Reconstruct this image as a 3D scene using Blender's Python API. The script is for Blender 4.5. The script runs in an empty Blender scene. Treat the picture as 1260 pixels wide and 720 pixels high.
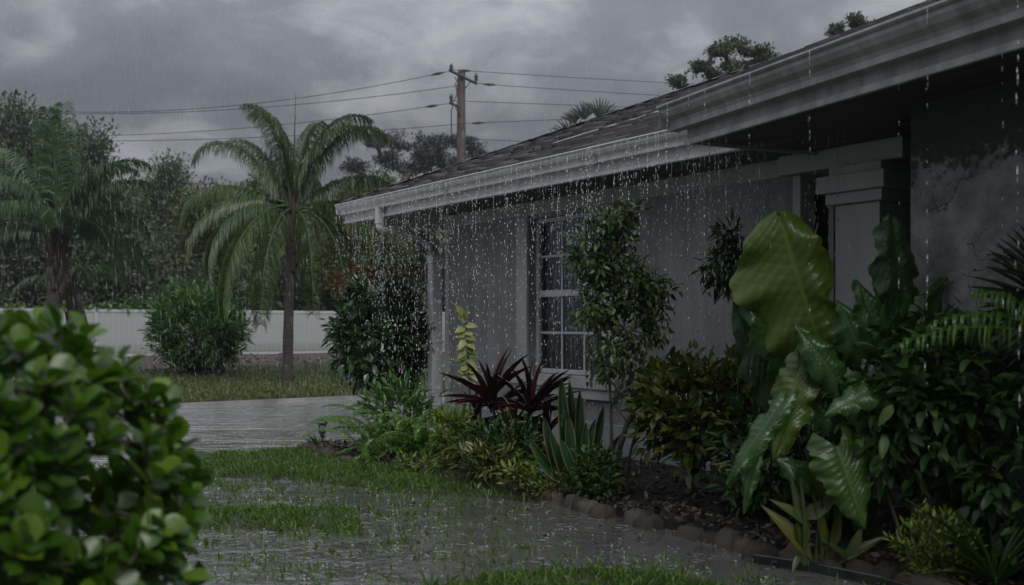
import bpy, math, random
import numpy as np
C = bpy.context.scene.collection
sc = bpy.context.scene
R = math.radians
rng = np.random.default_rng(7)

# ------------------------------------------------------------------ camera
EYE = 1.2
cam_d = bpy.data.cameras.new('camera')
cam = bpy.data.objects.new('camera', cam_d); C.objects.link(cam)
cam.location = (0, 0, EYE); cam.rotation_euler = (R(90), 0, 0)
cam_d.sensor_width = 36; cam_d.lens = 35; cam_d.shift_y = 40/1260
cam_d.clip_start = 0.05; cam_d.clip_end = 1000
cam_d.dof.use_dof = True; cam_d.dof.focus_distance = 8.6; cam_d.dof.aperture_fstop = 2.3
sc.camera = cam

# ------------------------------------------------------------------ world, sun, exposure
SUN_EL, SUN_AZ = R(43), R(155)      # veiled sun behind the clouds, behind the camera and over the house roof
w = bpy.data.worlds.new('World'); sc.world = w; w.use_nodes = True
nt = w.node_tree; nt.nodes.clear()
def N(t, k, **kw):
    n = t.nodes.new(k)
    for a, v in kw.items(): setattr(n, a, v)
    return n
out = N(nt, 'ShaderNodeOutputWorld'); bg = N(nt, 'ShaderNodeBackground'); bg.inputs[1].default_value = 0.05
sky = N(nt, 'ShaderNodeTexSky'); sky.sky_type = 'NISHITA'; sky.sun_disc = False
sky.sun_elevation = SUN_EL; sky.sun_rotation = SUN_AZ; sky.dust_density = 3
tc = N(nt, 'ShaderNodeTexCoord'); sep = N(nt, 'ShaderNodeSeparateXYZ'); nt.links.new(tc.outputs['Generated'], sep.inputs[0])
def M(t, op, a, b=None):
    n = N(t, 'ShaderNodeMath', operation=op)
    for i, v in enumerate((a, b)):
        if v is None: continue
        if isinstance(v, (int, float)): n.inputs[i].default_value = v
        else: t.links.new(v, n.inputs[i])
    return n.outputs[0]
zz = M(nt, 'ADD', M(nt, 'ABSOLUTE', sep.outputs[2]), 0.28)
cx = M(nt, 'DIVIDE', sep.outputs[0], zz); cy = M(nt, 'DIVIDE', sep.outputs[1], zz)
comb = N(nt, 'ShaderNodeCombineXYZ'); nt.links.new(cx, comb.inputs[0]); nt.links.new(cy, comb.inputs[1]); comb.inputs[2].default_value = 3.1
n1 = N(nt, 'ShaderNodeTexNoise'); n1.inputs['Scale'].default_value = 2.0; n1.inputs['Detail'].default_value = 7; n1.inputs['Roughness'].default_value = .52; n1.inputs['Distortion'].default_value = .35
n2 = N(nt, 'ShaderNodeTexNoise'); n2.inputs['Scale'].default_value = 4.6; n2.inputs['Detail'].default_value = 9; n2.inputs['Roughness'].default_value = .58; n2.inputs['Distortion'].default_value = .6
nt.links.new(comb.outputs[0], n1.inputs['Vector']); nt.links.new(comb.outputs[0], n2.inputs['Vector'])
sm = M(nt, 'ADD', M(nt, 'MULTIPLY', n1.outputs[0], .68), M(nt, 'MULTIPLY', n2.outputs[0], .32))
ramp = N(nt, 'ShaderNodeValToRGB'); nt.links.new(sm, ramp.inputs[0])
e = ramp.color_ramp.elements
e[0].position = .41; e[0].color = (3.1, 3.32, 3.75, 1)
e[1].position = .60; e[1].color = (6.9, 7.2, 7.8, 1)
m_ = e.new(.50); m_.color = (3.9, 4.15, 4.6, 1)
mixs = N(nt, 'ShaderNodeMixRGB'); mixs.inputs[0].default_value = .97
nt.links.new(sky.outputs[0], mixs.inputs[1]); nt.links.new(ramp.outputs[0], mixs.inputs[2])
gr = M(nt, 'ADD', .76, M(nt, 'MULTIPLY', M(nt, 'MAXIMUM', M(nt, 'SUBTRACT', sep.outputs[2], .20), 0), 3.1))     # overcast sky: zenith about three times the horizon
vm = N(nt, 'ShaderNodeVectorMath', operation='SCALE'); nt.links.new(mixs.outputs[0], vm.inputs[0]); nt.links.new(gr, vm.inputs['Scale'])
nt.links.new(vm.outputs[0], bg.inputs[0]); nt.links.new(bg.outputs[0], out.inputs[0])

sun_d = bpy.data.lights.new('sun', 'SUN'); sun_d.energy = 1.5; sun_d.angle = R(30); sun_d.color = (1, .97, .93)
sun = bpy.data.objects.new('sun', sun_d); C.objects.link(sun)
# direction towards the sun
sd = np.array([math.cos(SUN_EL)*.42, math.cos(SUN_EL)*-.907, math.sin(SUN_EL)])
import mathutils
sun.rotation_euler = mathutils.Vector(sd).to_track_quat('Z', 'Y').to_euler()
sky.sun_rotation = math.atan2(sd[0], sd[1])

vs = sc.view_settings; vs.view_transform = 'Standard'; vs.look = 'None'; vs.exposure = 0.33; vs.gamma = 1
sc.cycles.use_denoising = True
sc.cycles.max_bounces = 7; sc.cycles.diffuse_bounces = 1; sc.cycles.glossy_bounces = 3; sc.cycles.transmission_bounces = 4
sc.cycles.transparent_max_bounces = 8; sc.cycles.volume_bounces = 0
sc.cycles.caustics_reflective = False; sc.cycles.caustics_refractive = False
sc.cycles.sample_clamp_indirect = 4

# ------------------------------------------------------------------ helpers
def pt(x, y, D):
    """photograph pixel (1260x720) seen at depth D -> place in the world"""
    return np.array([(x-630)/1225*D, D, EYE-(y-400)/1225*D])
def gp(x, y, z=0.0):
    D = (EYE-z)*1225/(y-400); return np.array([(x-630)/1225*D, D, z])

def tag(o, label=None, cat=None, group=None, kind=None):
    if label: o['label'] = label
    if cat: o['category'] = cat
    if group: o['group'] = group
    if kind: o['kind'] = kind
    return o
def empty(name, loc, rz=0, **k):
    o = bpy.data.objects.new(name, None); C.objects.link(o); o.location = loc; o.rotation_euler[2] = rz
    o.empty_display_size = .1
    return tag(o, **k)
def np_mesh(name, V, T, attrs=None, smooth=True):
    V = np.asarray(V, dtype=np.float32); T = np.asarray(T, dtype=np.int32)
    me = bpy.data.meshes.new(name); k = T.shape[1]
    me.vertices.add(len(V)); me.vertices.foreach_set('co', V.ravel())
    me.loops.add(T.size); me.loops.foreach_set('vertex_index', T.ravel())
    me.polygons.add(len(T)); me.polygons.foreach_set('loop_start', np.arange(0, T.size, k, dtype=np.int32))
    if smooth: me.polygons.foreach_set('use_smooth', np.ones(len(T), dtype=bool))
    if attrs:
        for an, av in attrs.items():
            a = me.attributes.new(an, 'FLOAT', 'POINT'); a.data.foreach_set('value', np.asarray(av, dtype=np.float32))
    me.update(calc_edges=True); me.validate()
    return me
def link(name, me, mat, parent=None, loc=(0, 0, 0), **k):
    o = bpy.data.objects.new(name, me); C.objects.link(o)
    if mat is not None:
        if len(me.materials) == 0: me.materials.append(mat)
    if parent is not None: o.parent = parent
    o.location = loc
    return tag(o, **k)

class MB:
    """collects simple solids, links them as one mesh"""
    def __init__(s): s.v = []; s.f = []
    def add(s, V, F):
        b = len(s.v); s.v += [tuple(p) for p in V]; s.f += [tuple(b+i for i in f) for f in F]; return s
    def box(s, x0, x1, y0, y1, z0, z1, fn=None):
        V = [(x, y, z) for z in (z0, z1) for x, y in ((x0, y0), (x1, y0), (x1, y1), (x0, y1))]
        if fn: V = [fn(*p) for p in V]
        return s.add(V, [(3, 2, 1, 0), (4, 5, 6, 7), (0, 1, 5, 4), (1, 2, 6, 5), (2, 3, 7, 6), (3, 0, 4, 7)])
    def extr(s, prof, x0, x1, fn=None):
        """closed (y,z) profile pulled along x"""
        n = len(prof); V = [(x0, y, z) for y, z in prof]+[(x1, y, z) for y, z in prof]
        if fn: V = [fn(*p) for p in V]
        return s.add(V, [tuple(range(n))[::-1], tuple(range(n, 2*n))]+[(i, (i+1) % n, n+(i+1) % n, n+i) for i in range(n)])
    def tube(s, P, r, k=8, cap=True):
        P = [np.array(p, float) for p in P]; n = len(P)
        rr = r if hasattr(r, '__len__') else [r]*n; V = []
        for i, p in enumerate(P):
            d = P[min(i+1, n-1)]-P[max(i-1, 0)]; d = d/(np.linalg.norm(d)+1e-9)
            u = np.cross(d, (0, 0, 1) if abs(d[2]) < .9 else (1, 0, 0)); u /= np.linalg.norm(u); q = np.cross(d, u)
            for j in range(k):
                a = 2*math.pi*j/k; V.append(p+rr[i]*(math.cos(a)*u+math.sin(a)*q))
        F = [(i*k+j, i*k+(j+1) % k, (i+1)*k+(j+1) % k, (i+1)*k+j) for i in range(n-1) for j in range(k)]
        if cap: F += [tuple(range(k))[::-1], tuple(range((n-1)*k, n*k))]
        return s.add(V, F)
    def lathe(s, prof, c=(0, 0, 0), k=12):
        V = [(c[0]+r*math.cos(2*math.pi*j/k), c[1]+r*math.sin(2*math.pi*j/k), c[2]+z) for r, z in prof for j in range(k)]
        n = len(prof)
        return s.add(V, [(i*k+j, i*k+(j+1) % k, (i+1)*k+(j+1) % k, (i+1)*k+j) for i in range(n-1) for j in range(k)]+[tuple(range(k))[::-1], tuple(range((n-1)*k, n*k))])
    def mesh(s, name, smooth=False):
        me = bpy.data.meshes.new(name); me.from_pydata([tuple(map(float, p)) for p in s.v], [], s.f); me.update()
        if smooth:
            me.polygons.foreach_set('use_smooth', [True]*len(me.polygons))
        return me
    def build(s, name, mat, parent=None, smooth=False, bevel=0, **k):
        o = link(name, s.mesh(name, smooth), mat, parent, **k)
        if bevel:
            b = o.modifiers.new('bevel', 'BEVEL'); b.width = bevel; b.segments = 2; b.limit_method = 'ANGLE'
        return o

# ------------------------------------------------------------------ materials
def mat(name):
    m = bpy.data.materials.new(name); m.use_nodes = True; t = m.node_tree
    return m, t, t.nodes['Principled BSDF']
def noise(t, scale, detail=4, rough=.5, vec=None, dist=0):
    n = N(t, 'ShaderNodeTexNoise'); n.inputs['Scale'].default_value = scale; n.inputs['Detail'].default_value = detail
    n.inputs['Roughness'].default_value = rough; n.inputs['Distortion'].default_value = dist
    if vec is None: vec = N(t, 'ShaderNodeTexCoord').outputs['Object']
    t.links.new(vec, n.inputs['Vector']); return n.outputs[0]
def cramp(t, f, stops):
    r = N(t, 'ShaderNodeValToRGB'); t.links.new(f, r.inputs[0]); e = r.color_ramp.elements
    e[0].position, e[0].color = stops[0][0], (*stops[0][1], 1); e[1].position, e[1].color = stops[-1][0], (*stops[-1][1], 1)
    for p, c in stops[1:-1]: q = e.new(p); q.color = (*c, 1)
    return r.outputs[0]
def bump(t, h, strength, dist, bs):
    b = N(t, 'ShaderNodeBump'); b.inputs['Strength'].default_value = strength; b.inputs['Distance'].default_value = dist
    t.links.new(h, b.inputs['Height']); t.links.new(b.outputs[0], bs.inputs['Normal']); return b
def mapped(t, sx, sy, sz, coord='Object'):
    mp = N(t, 'ShaderNodeMapping'); mp.inputs['Scale'].default_value = (sx, sy, sz)
    t.links.new(N(t, 'ShaderNodeTexCoord').outputs[coord], mp.inputs[0]); return mp.outputs[0]
def simple(name, c1, c2, scale=8, rough=.5, bs_=(0, 0), spec=.5, sx=None, detail=5, bscale=None, metallic=0):
    m, t, b = mat(name)
    v = mapped(t, *sx) if sx else None
    f = noise(t, scale, detail, .6, v)
    t.links.new(cramp(t, f, [(.32, c1), (.68, c2)]), b.inputs['Base Color'])
    b.inputs['Roughness'].default_value = rough; b.inputs['Specular IOR Level'].default_value = spec; b.inputs['Metallic'].default_value = metallic
    if bs_[0]: bump(t, noise(t, bscale or scale*4, 6, .65, v), bs_[0], bs_[1], b)
    return m
def leafmat(name, c1, c2, rough=.35, trans=.25, veins=0, edge=None, c3=None, spec=.5, frnd=1.0):
    """leaf: colour by individual leaf and patchy noise; wet gloss; some light comes through"""
    m, t, b = mat(name)
    at = N(t, 'ShaderNodeAttribute', attribute_name='rnd'); oi = N(t, 'ShaderNodeObjectInfo')
    r = M(t, 'FRACT', M(t, 'ADD', at.outputs['Fac'], oi.outputs['Random']))
    f = M(t, 'ADD', M(t, 'MULTIPLY', r, .6*frnd), M(t, 'MULTIPLY', noise(t, 3, 3), .8-.4*frnd))
    stops = [(.15, c1), (.85, c2)] if c3 is None else [(.12, c1), (.62, c2), (.86, c3)]
    col = cramp(t, f, stops)
    if veins or edge:
        al = N(t, 'ShaderNodeAttribute', attribute_name='along').outputs['Fac']; ac = M(t, 'ABSOLUTE', N(t, 'ShaderNodeAttribute', attribute_name='across').outputs['Fac'])
    if veins:
        ph = M(t, 'MULTIPLY', M(t, 'SUBTRACT', al, M(t, 'MULTIPLY', ac, .22)), veins)
        s = M(t, 'POWER', M(t, 'ABSOLUTE', M(t, 'SINE', ph)), 14)
        mid = M(t, 'LESS_THAN', ac, .05)
        v = M(t, 'MAXIMUM', M(t, 'MULTIPLY', s, .22), M(t, 'MULTIPLY', mid, .5))
        mx = N(t, 'ShaderNodeMixRGB'); t.links.new(v, mx.inputs[0]); t.links.new(col, mx.inputs[1]); mx.inputs[2].default_value = (c2[0]*1.9, c2[1]*1.5, c2[2]*1.9, 1); col = mx.outputs[0]
        bump(t, v, .5, .004, b)
    if edge:
        mx = N(t, 'ShaderNodeMixRGB'); t.links.new(M(t, 'GREATER_THAN', ac, .80), mx.inputs[0]); t.links.new(col, mx.inputs[1]); mx.inputs[2].default_value = (*edge, 1); col = mx.outputs[0]
    t.links.new(col, b.inputs['Base Color']); b.inputs['Roughness'].default_value = rough; b.inputs['Specular IOR Level'].default_value = spec
    if trans:
        tr = N(t, 'ShaderNodeBsdfTranslucent'); mx = N(t, 'ShaderNodeMixShader'); mx.inputs[0].default_value = trans
        g = N(t, 'ShaderNodeMixRGB', blend_type='MULTIPLY'); g.inputs[0].default_value = 1; t.links.new(col, g.inputs[1]); g.inputs[2].default_value = (1.5, 1.6, .7, 1)
        t.links.new(g.outputs[0], tr.inputs[0]); t.links.new(b.outputs[0], mx.inputs[1]); t.links.new(tr.outputs[0], mx.inputs[2])
        t.links.new(mx.outputs[0], t.nodes['Material Output'].inputs[0])
    return m
MT = {}
# stucco: grain, blotches and dark runs of damp
m, t, b = mat('stucco'); MT['stucco'] = m
f = M(t, 'ADD', M(t, 'MULTIPLY', noise(t, 1.3, 6, .65), .5), M(t, 'MULTIPLY', noise(t, 5, 7, .7, mapped(t, 1.8, 1.8, .10)), .5))
t.links.new(cramp(t, f, [(.34, (.155, .155, .155)), (.52, (.28, .279, .276)), (.68, (.37, .368, .36))]), b.inputs['Base Color'])
b.inputs['Roughness'].default_value = .62
vo = N(t, 'ShaderNodeTexVoronoi'); vo.inputs['Scale'].default_value = 38; t.links.new(N(t, 'ShaderNodeTexCoord').outputs['Object'], vo.inputs['Vector'])
bump(t, M(t, 'ADD', noise(t, 22, 8, .7), M(t, 'MULTIPLY', vo.outputs[0], .3)), .7, .009, b)
# cracked patchy stucco of the bay
m, t, b = mat('cracked_stucco'); MT['cracked'] = m
tcn = N(t, 'ShaderNodeTexCoord').outputs['Object']
nz = N(t, 'ShaderNodeTexNoise'); nz.inputs['Scale'].default_value = 3; nz.inputs['Detail'].default_value = 5; t.links.new(tcn, nz.inputs['Vector'])
va = N(t, 'ShaderNodeVectorMath', operation='ADD'); sc_ = N(t, 'ShaderNodeVectorMath', operation='SCALE'); sc_.inputs['Scale'].default_value = .35
t.links.new(nz.outputs['Color'], sc_.inputs[0]); t.links.new(tcn, va.inputs[0]); t.links.new(sc_.outputs[0], va.inputs[1])
vo = N(t, 'ShaderNodeTexVoronoi', feature='DISTANCE_TO_EDGE'); vo.inputs['Scale'].default_value = 3.2; t.links.new(va.outputs[0], vo.inputs['Vector'])
ck = M(t, 'LESS_THAN', vo.outputs[0], .007); f = noise(t, 5, 8, .68)
base = cramp(t, f, [(.36, (.10, .10, .095)), (.55, (.22, .22, .215)), (.7, (.29, .29, .28))])
mx = N(t, 'ShaderNodeMixRGB'); t.links.new(M(t, 'MULTIPLY', ck, M(t, 'GREATER_THAN', noise(t, 2.6, 3), .53)), mx.inputs[0]); t.links.new(base, mx.inputs[1]); mx.inputs[2].default_value = (.03, .03, .03, 1)
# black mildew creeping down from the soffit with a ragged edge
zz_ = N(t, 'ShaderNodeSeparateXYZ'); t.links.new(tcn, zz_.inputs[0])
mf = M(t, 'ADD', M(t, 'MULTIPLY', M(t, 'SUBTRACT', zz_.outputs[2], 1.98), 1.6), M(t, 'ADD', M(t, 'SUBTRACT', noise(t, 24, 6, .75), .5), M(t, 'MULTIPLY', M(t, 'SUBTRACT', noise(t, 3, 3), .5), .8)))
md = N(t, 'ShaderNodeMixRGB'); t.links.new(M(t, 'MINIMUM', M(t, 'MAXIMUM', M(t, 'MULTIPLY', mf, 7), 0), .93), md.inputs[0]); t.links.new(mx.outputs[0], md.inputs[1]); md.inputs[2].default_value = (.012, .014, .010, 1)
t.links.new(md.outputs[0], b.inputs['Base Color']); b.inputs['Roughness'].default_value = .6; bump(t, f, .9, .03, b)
MT['trim'] = simple('painted_trim', (.36, .37, .36), (.50, .51, .49), 3, .42, (.25, .006), sx=(1, 1, .4))
MT['plinth'] = simple('painted_plinth', (.26, .27, .28), (.38, .39, .40), 2.5, .45, (.3, .008))
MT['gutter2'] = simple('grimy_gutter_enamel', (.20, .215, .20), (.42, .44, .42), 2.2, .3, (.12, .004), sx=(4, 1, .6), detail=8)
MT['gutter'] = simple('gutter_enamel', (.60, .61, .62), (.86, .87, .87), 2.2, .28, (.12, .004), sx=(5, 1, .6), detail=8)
MT['downspout'] = simple('downspout_enamel', (.48, .49, .50), (.70, .71, .72), 3, .3, (.1, .003), sx=(2, 2, .5))
MT['darkpipe'] = simple('stained_pipe', (.24, .24, .24), (.55, .55, .55), 14, .35, (.3, .01))
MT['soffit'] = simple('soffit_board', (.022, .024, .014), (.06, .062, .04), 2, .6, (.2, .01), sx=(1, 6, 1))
MT['winframe'] = simple('window_vinyl', (.50, .52, .54), (.62, .64, .66), 4, .32, (.05, .002))
MT['vinyl'] = simple('fence_vinyl', (.27, .29, .285), (.41, .43, .435), 1.1, .4, (.15, .004), sx=(1, 1, .3), detail=6)
m = MT['vinyl']; t = m.node_tree; b = t.nodes['Principled BSDF']; lk = b.inputs['Base Color'].links[0].from_socket     # algae along the foot
z_ = N(t, 'ShaderNodeSeparateXYZ'); t.links.new(N(t, 'ShaderNodeTexCoord').outputs['Object'], z_.inputs[0])
fa = M(t, 'ADD', M(t, 'MULTIPLY', M(t, 'SUBTRACT', .55, z_.outputs[2]), 1.5), M(t, 'MULTIPLY', M(t, 'SUBTRACT', noise(t, 5, 6, .7), .5), 1.6))
mx = N(t, 'ShaderNodeMixRGB'); t.links.new(M(t, 'MINIMUM', M(t, 'MAXIMUM', fa, 0), .5), mx.inputs[0]); t.links.new(lk, mx.inputs[1]); mx.inputs[2].default_value = (.10, .12, .07, 1); t.links.new(mx.outputs[0], b.inputs['Base Color'])
MT['vinyl2'] = simple('fence_rail_vinyl', (.36, .38, .385), (.43, .45, .455), 1.5, .38)
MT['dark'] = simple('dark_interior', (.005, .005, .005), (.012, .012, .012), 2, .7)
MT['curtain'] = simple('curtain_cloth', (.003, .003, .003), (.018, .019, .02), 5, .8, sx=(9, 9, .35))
MT['pole'] = simple('weathered_pole_wood', (.035, .022, .018), (.085, .055, .042), 6, .7, (.5, .02), sx=(4, 4, .25))
MT['metal'] = simple('line_hardware', (.03, .03, .03), (.07, .07, .07), 10, .5)
MT['wire'] = simple('cable', (.02, .02, .022), (.035, .035, .04), 3, .5)
MT['bark'] = simple('grey_bark', (.035, .03, .026), (.12, .10, .085), 9, .75, (.7, .03), sx=(2, 2, .5))
MT['palmbark'] = simple('palm_trunk_bark', (.035, .032, .028), (.11, .10, .088), 5, .75, (.8, .04), sx=(1, 1, 9))
MT['twig'] = simple('wet_twig', (.02, .017, .012), (.065, .05, .03), 20, .45, (.3, .005))
MT['boot'] = simple('dead_frond_fibre', (.03, .022, .014), (.09, .065, .04), 12, .85, (.6, .02), sx=(3, 3, .7))
MT['lamp'] = simple('lamp_black_metal', (.008, .008, .008), (.02, .02, .022), 12, .35)
MT['blackedge'] = simple('black_plastic_edging', (.004, .004, .004), (.012, .012, .012), 6, .12, (.4, .01), spec=.7)
MT['mulch'] = simple('wet_mulch_ground', (.007, .006, .005), (.03, .022, .015), 14, .5, (1, .05), detail=8)
MT['chip'] = leafmat('bark_chip', (.010, .008, .006), (.045, .033, .022), .4, 0, c3=(.10, .08, .055))
MT['farmulch'] = simple('far_mulch_bed', (.035, .026, .022), (.11, .085, .075), 5, .8, (.8, .05))
MT['stone'] = None
m, t, b = mat('edging_stone'); MT['stone'] = m
oi = N(t, 'ShaderNodeObjectInfo'); f = M(t, 'ADD', M(t, 'MULTIPLY', noise(t, 26, 8, .65), .7), M(t, 'MULTIPLY', oi.outputs['Random'], .3))
t.links.new(cramp(t, f, [(.3, (.02, .017, .011)), (.55, (.075, .056, .040)), (.75, (.15, .115, .088))]), b.inputs['Base Color']); b.inputs['Roughness'].default_value = .42
bump(t, noise(t, 30, 8, .7), .9, .012, b)
# shingles
m, t, b = mat('asphalt_shingle'); MT['shingle'] = m
at = N(t, 'ShaderNodeAttribute', attribute_name='rnd'); oi = N(t, 'ShaderNodeObjectInfo')
r = M(t, 'FRACT', M(t, 'ADD', at.outputs['Fac'], oi.outputs['Random']))
f = M(t, 'ADD', M(t, 'MULTIPLY', r, .5), M(t, 'MULTIPLY', noise(t, 90, 4, .8), .5))
t.links.new(cramp(t, f, [(.2, (.022, .019, .022)), (.55, (.045, .039, .043)), (.8, (.080, .071, .076))]), b.inputs['Base Color'])
b.inputs['Roughness'].default_value = .48; bump(t, noise(t, 160, 3, .8), .5, .004, b)
# water
def watermat(name, col, sc1, st1, sc2, st2, rough=.03, rings=None, stretch=(1, 1, 1), rot=0, dist=.02, cv=.6):
    m, t, b = mat(name)
    fc = noise(t, sc1*.45, 5, .6, mapped(t, *stretch), .5); b.inputs['IOR'].default_value = 1.4
    t.links.new(cramp(t, fc, [(.40, tuple(c*(1-cv) for c in col)), (.50, col), (.64, tuple(c*(1+cv) for c in col))]), b.inputs['Base Color'])
    t.links.new(M(t, 'ADD', rough*.6, M(t, 'MULTIPLY', fc, rough*1.4)), b.inputs['Roughness']); b.inputs['IOR'].default_value = 1.33
    mp = N(t, 'ShaderNodeMapping'); mp.inputs['Scale'].default_value = stretch; mp.inputs['Rotation'].default_value = (0, 0, rot)
    t.links.new(N(t, 'ShaderNodeTexCoord').outputs['Object'], mp.inputs[0])
    h = M(t, 'ADD', M(t, 'MULTIPLY', noise(t, sc1, 4, .55, mp.outputs[0], .4), st1), M(t, 'MULTIPLY', noise(t, sc2, 3, .5, mp.outputs[0]), st2))
    if rings:
        for sc_, amp, fq in rings:
            vo = N(t, 'ShaderNodeTexVoronoi'); vo.inputs['Scale'].default_value = sc_; t.links.new(N(t, 'ShaderNodeTexCoord').outputs['Object'], vo.inputs['Vector'])
            d = vo.outputs['Distance']
            rg = M(t, 'MULTIPLY', M(t, 'SINE', M(t, 'MULTIPLY', d, fq)), M(t, 'MAXIMUM', M(t, 'SUBTRACT', 1, M(t, 'MULTIPLY', d, 3.2)), 0))
            h = M(t, 'ADD', h, M(t, 'MULTIPLY', rg, amp))
    bp = bump(t, h, 1, dist, b); b.inputs['Coat Weight'].default_value = 1; b.inputs['Coat Roughness'].default_value = .04; b.inputs['Coat IOR'].default_value = 1.75; t.links.new(bp.outputs[0], b.inputs['Coat Normal'])
    return m
MT['puddle'] = watermat('puddle_water', (.095, .095, .092), 6, .60, 22, .14, .02, [(3.3, .70, 34), (5.3, .55, 30)], dist=.022, cv=.1)
MT['drive'] = None
m = watermat('flooded_driveway_water', (.28, .283, .288), .9, 2.2, 4.5, .65, .09, [(5, .25, 30)], stretch=(.5, 1.9, 1), rot=R(-34), dist=.05, cv=.25); MT['drive'] = m
m, t, b = mat('rain_water'); MT['drop'] = m     # water of drops and strands; milky white base stands in for caught skylight
b.inputs['Base Color'].default_value = (.90, .93, .96, 1); b.inputs['Transmission Weight'].default_value = .45; b.inputs['Roughness'].default_value = .10; b.inputs['IOR'].default_value = 1.33
# window glass
m, t, b = mat('window_glass'); MT['glass'] = m
gl = N(t, 'ShaderNodeBsdfGlossy'); gl.inputs['Roughness'].default_value = .04; gl.inputs[0].default_value = (.9, .95, 1, 1)
tr = N(t, 'ShaderNodeBsdfTransparent'); tr.inputs[0].default_value = (.62, .66, .68, 1)
fr = N(t, 'ShaderNodeFresnel'); fr.inputs[0].default_value = 1.55; mx = N(t, 'ShaderNodeMixShader')
bp = N(t, 'ShaderNodeBump'); bp.inputs['Strength'].default_value = .5; bp.inputs['Distance'].default_value = .01
t.links.new(noise(t, 7, 5, .6, mapped(t, 4, 4, .5)), bp.inputs['Height']); t.links.new(bp.outputs[0], gl.inputs['Normal']); t.links.new(bp.outputs[0], fr.inputs['Normal'])
t.links.new(fr.outputs[0], mx.inputs[0]); t.links.new(tr.outputs[0], mx.inputs[1]); t.links.new(gl.outputs[0], mx.inputs[2]); t.links.new(mx.outputs[0], t.nodes['Material Output'].inputs[0])
# ground
m, t, b = mat('lawn_soil'); MT['soil'] = m
f = M(t, 'ADD', M(t, 'MULTIPLY', noise(t, 4, 6), .5), M(t, 'MULTIPLY', noise(t, 45, 5, .7), .5))
t.links.new(cramp(t, f, [(.35, (.016, .016, .011)), (.6, (.035, .040, .021)), (.75, (.065, .058, .042))]), b.inputs['Base Color']); b.inputs['Roughness'].default_value = .35; bump(t, f, .8, .04, b)
m, t, b = mat('far_lawn_turf'); MT['farlawn'] = m
f = M(t, 'ADD', M(t, 'MULTIPLY', noise(t, .5, 6, .6), .6), M(t, 'MULTIPLY', noise(t, 9, 5, .7), .4))
t.links.new(cramp(t, f, [(.36, (.030, .040, .016)), (.52, (.062, .085, .026)), (.68, (.115, .135, .045))]), b.inputs['Base Color']); b.inputs['Roughness'].default_value = .6; bump(t, noise(t, 30, 5, .7), .9, .05, b)
m = simple('concrete_edge', (.16, .16, .155), (.30, .30, .29), 3, .3, (.3, .006)); MT['concrete'] = m
# foliage
MT['grass'] = leafmat('grass_blade', (.030, .070, .008), (.068, .140, .018), .4, .3, c3=(.13, .165, .04))
MT['grassfar'] = leafmat('far_grass_blade', (.035, .055, .016), (.085, .115, .035), .5, .25, c3=(.15, .16, .06))
MT['clusia'] = leafmat('thick_round_leaf', (.020, .058, .005), (.055, .125, .010), .33, .30, c3=(.13, .215, .018), spec=.55)
MT['greenshrub'] = leafmat('green_shrub_leaf', (.022, .070, .014), (.060, .145, .030), .38, .3, c3=(.12, .22, .055))
MT['darkleaf'] = leafmat('dark_glossy_leaf', (.010, .032, .008), (.028, .070, .018), .26, .15, c3=(.050, .105, .030), spec=.7)
MT['redleaf'] = leafmat('young_red_leaf', (.07, .028, .015), (.12, .055, .025), .4, .25)
MT['fern'] = leafmat('fern_frond', (.030, .085, .012), (.070, .155, .020), .36, .3, c3=(.11, .20, .035))
MT['yellowgreen'] = leafmat('yellow_green_leaf', (.05, .10, .012), (.13, .19, .02), .38, .3, c3=(.22, .26, .04))
MT['yellow'] = leafmat('yellow_variegated_leaf', (.14, .20, .05), (.34, .36, .12), .4, .25, c3=(.50, .50, .22))
MT['cordy'] = leafmat('dark_red_sword_leaf', (.014, .009, .009), (.036, .010, .012), .32, .12, c3=(.105, .016, .022), spec=.6)
MT['snake'] = leafmat('snake_plant_leaf', (.010, .030, .012), (.022, .062, .020), .3, .08, edge=(.13, .15, .035))
MT['treeleaf'] = leafmat('light_tree_leaf', (.016, .040, .010), (.040, .080, .018), .36, .25, c3=(.075, .120, .030))
MT['croton'] = leafmat('croton_leaf', (.028, .052, .010), (.085, .105, .018), .36, .22, c3=(.17, .15, .025))
MT['ear'] = leafmat('elephant_ear_leaf', (.042, .085, .010), (.088, .140, .020), .33, .30, veins=44, frnd=.8)
MT['eardark'] = leafmat('dark_elephant_ear_leaf', (.016, .050, .010), (.036, .095, .018), .3, .22, veins=44, frnd=.8)
MT['earmid'] = leafmat('mid_elephant_ear_leaf', (.026, .068, .010), (.058, .115, .020), .34, .28, veins=44, frnd=.8)
MT['stem'] = simple('green_petiole', (.020, .035, .012), (.05, .07, .022), 12, .4)
MT['darkstem'] = simple('dark_petiole', (.008, .010, .006), (.02, .022, .012), 12, .35)
MT['vine'] = leafmat('vine_leaf', (.010, .034, .008), (.030, .074, .014), .44, .2, c3=(.070, .125, .026), spec=.35)
MT['palmdark'] = leafmat('dark_fan_leaf', (.006, .018, .006), (.016, .036, .010), .35, .12)
MT['ginger'] = leafmat('yellowing_leaf', (.03, .055, .012), (.075, .095, .018), .4, .3, c3=(.15, .11, .025))
MT['palm'] = leafmat('palm_leaflet', (.022, .046, .014), (.055, .098, .026), .4, .25, c3=(.105, .145, .032))
MT['palmb'] = leafmat('bluish_palm_leaflet', (.024, .052, .022), (.055, .105, .042), .42, .25, c3=(.09, .14, .05))
MT['rachis'] = simple('frond_rib', (.05, .06, .02), (.11, .12, .04), 8, .5)
MT['oak'] = leafmat('far_tree_leaf', (.038, .064, .028), (.080, .125, .048), .6, .25, c3=(.125, .17, .07))
MT['oak2'] = leafmat('far_dull_tree_leaf', (.036, .056, .030), (.070, .100, .048), .6, .25, c3=(.11, .14, .07))
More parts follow.
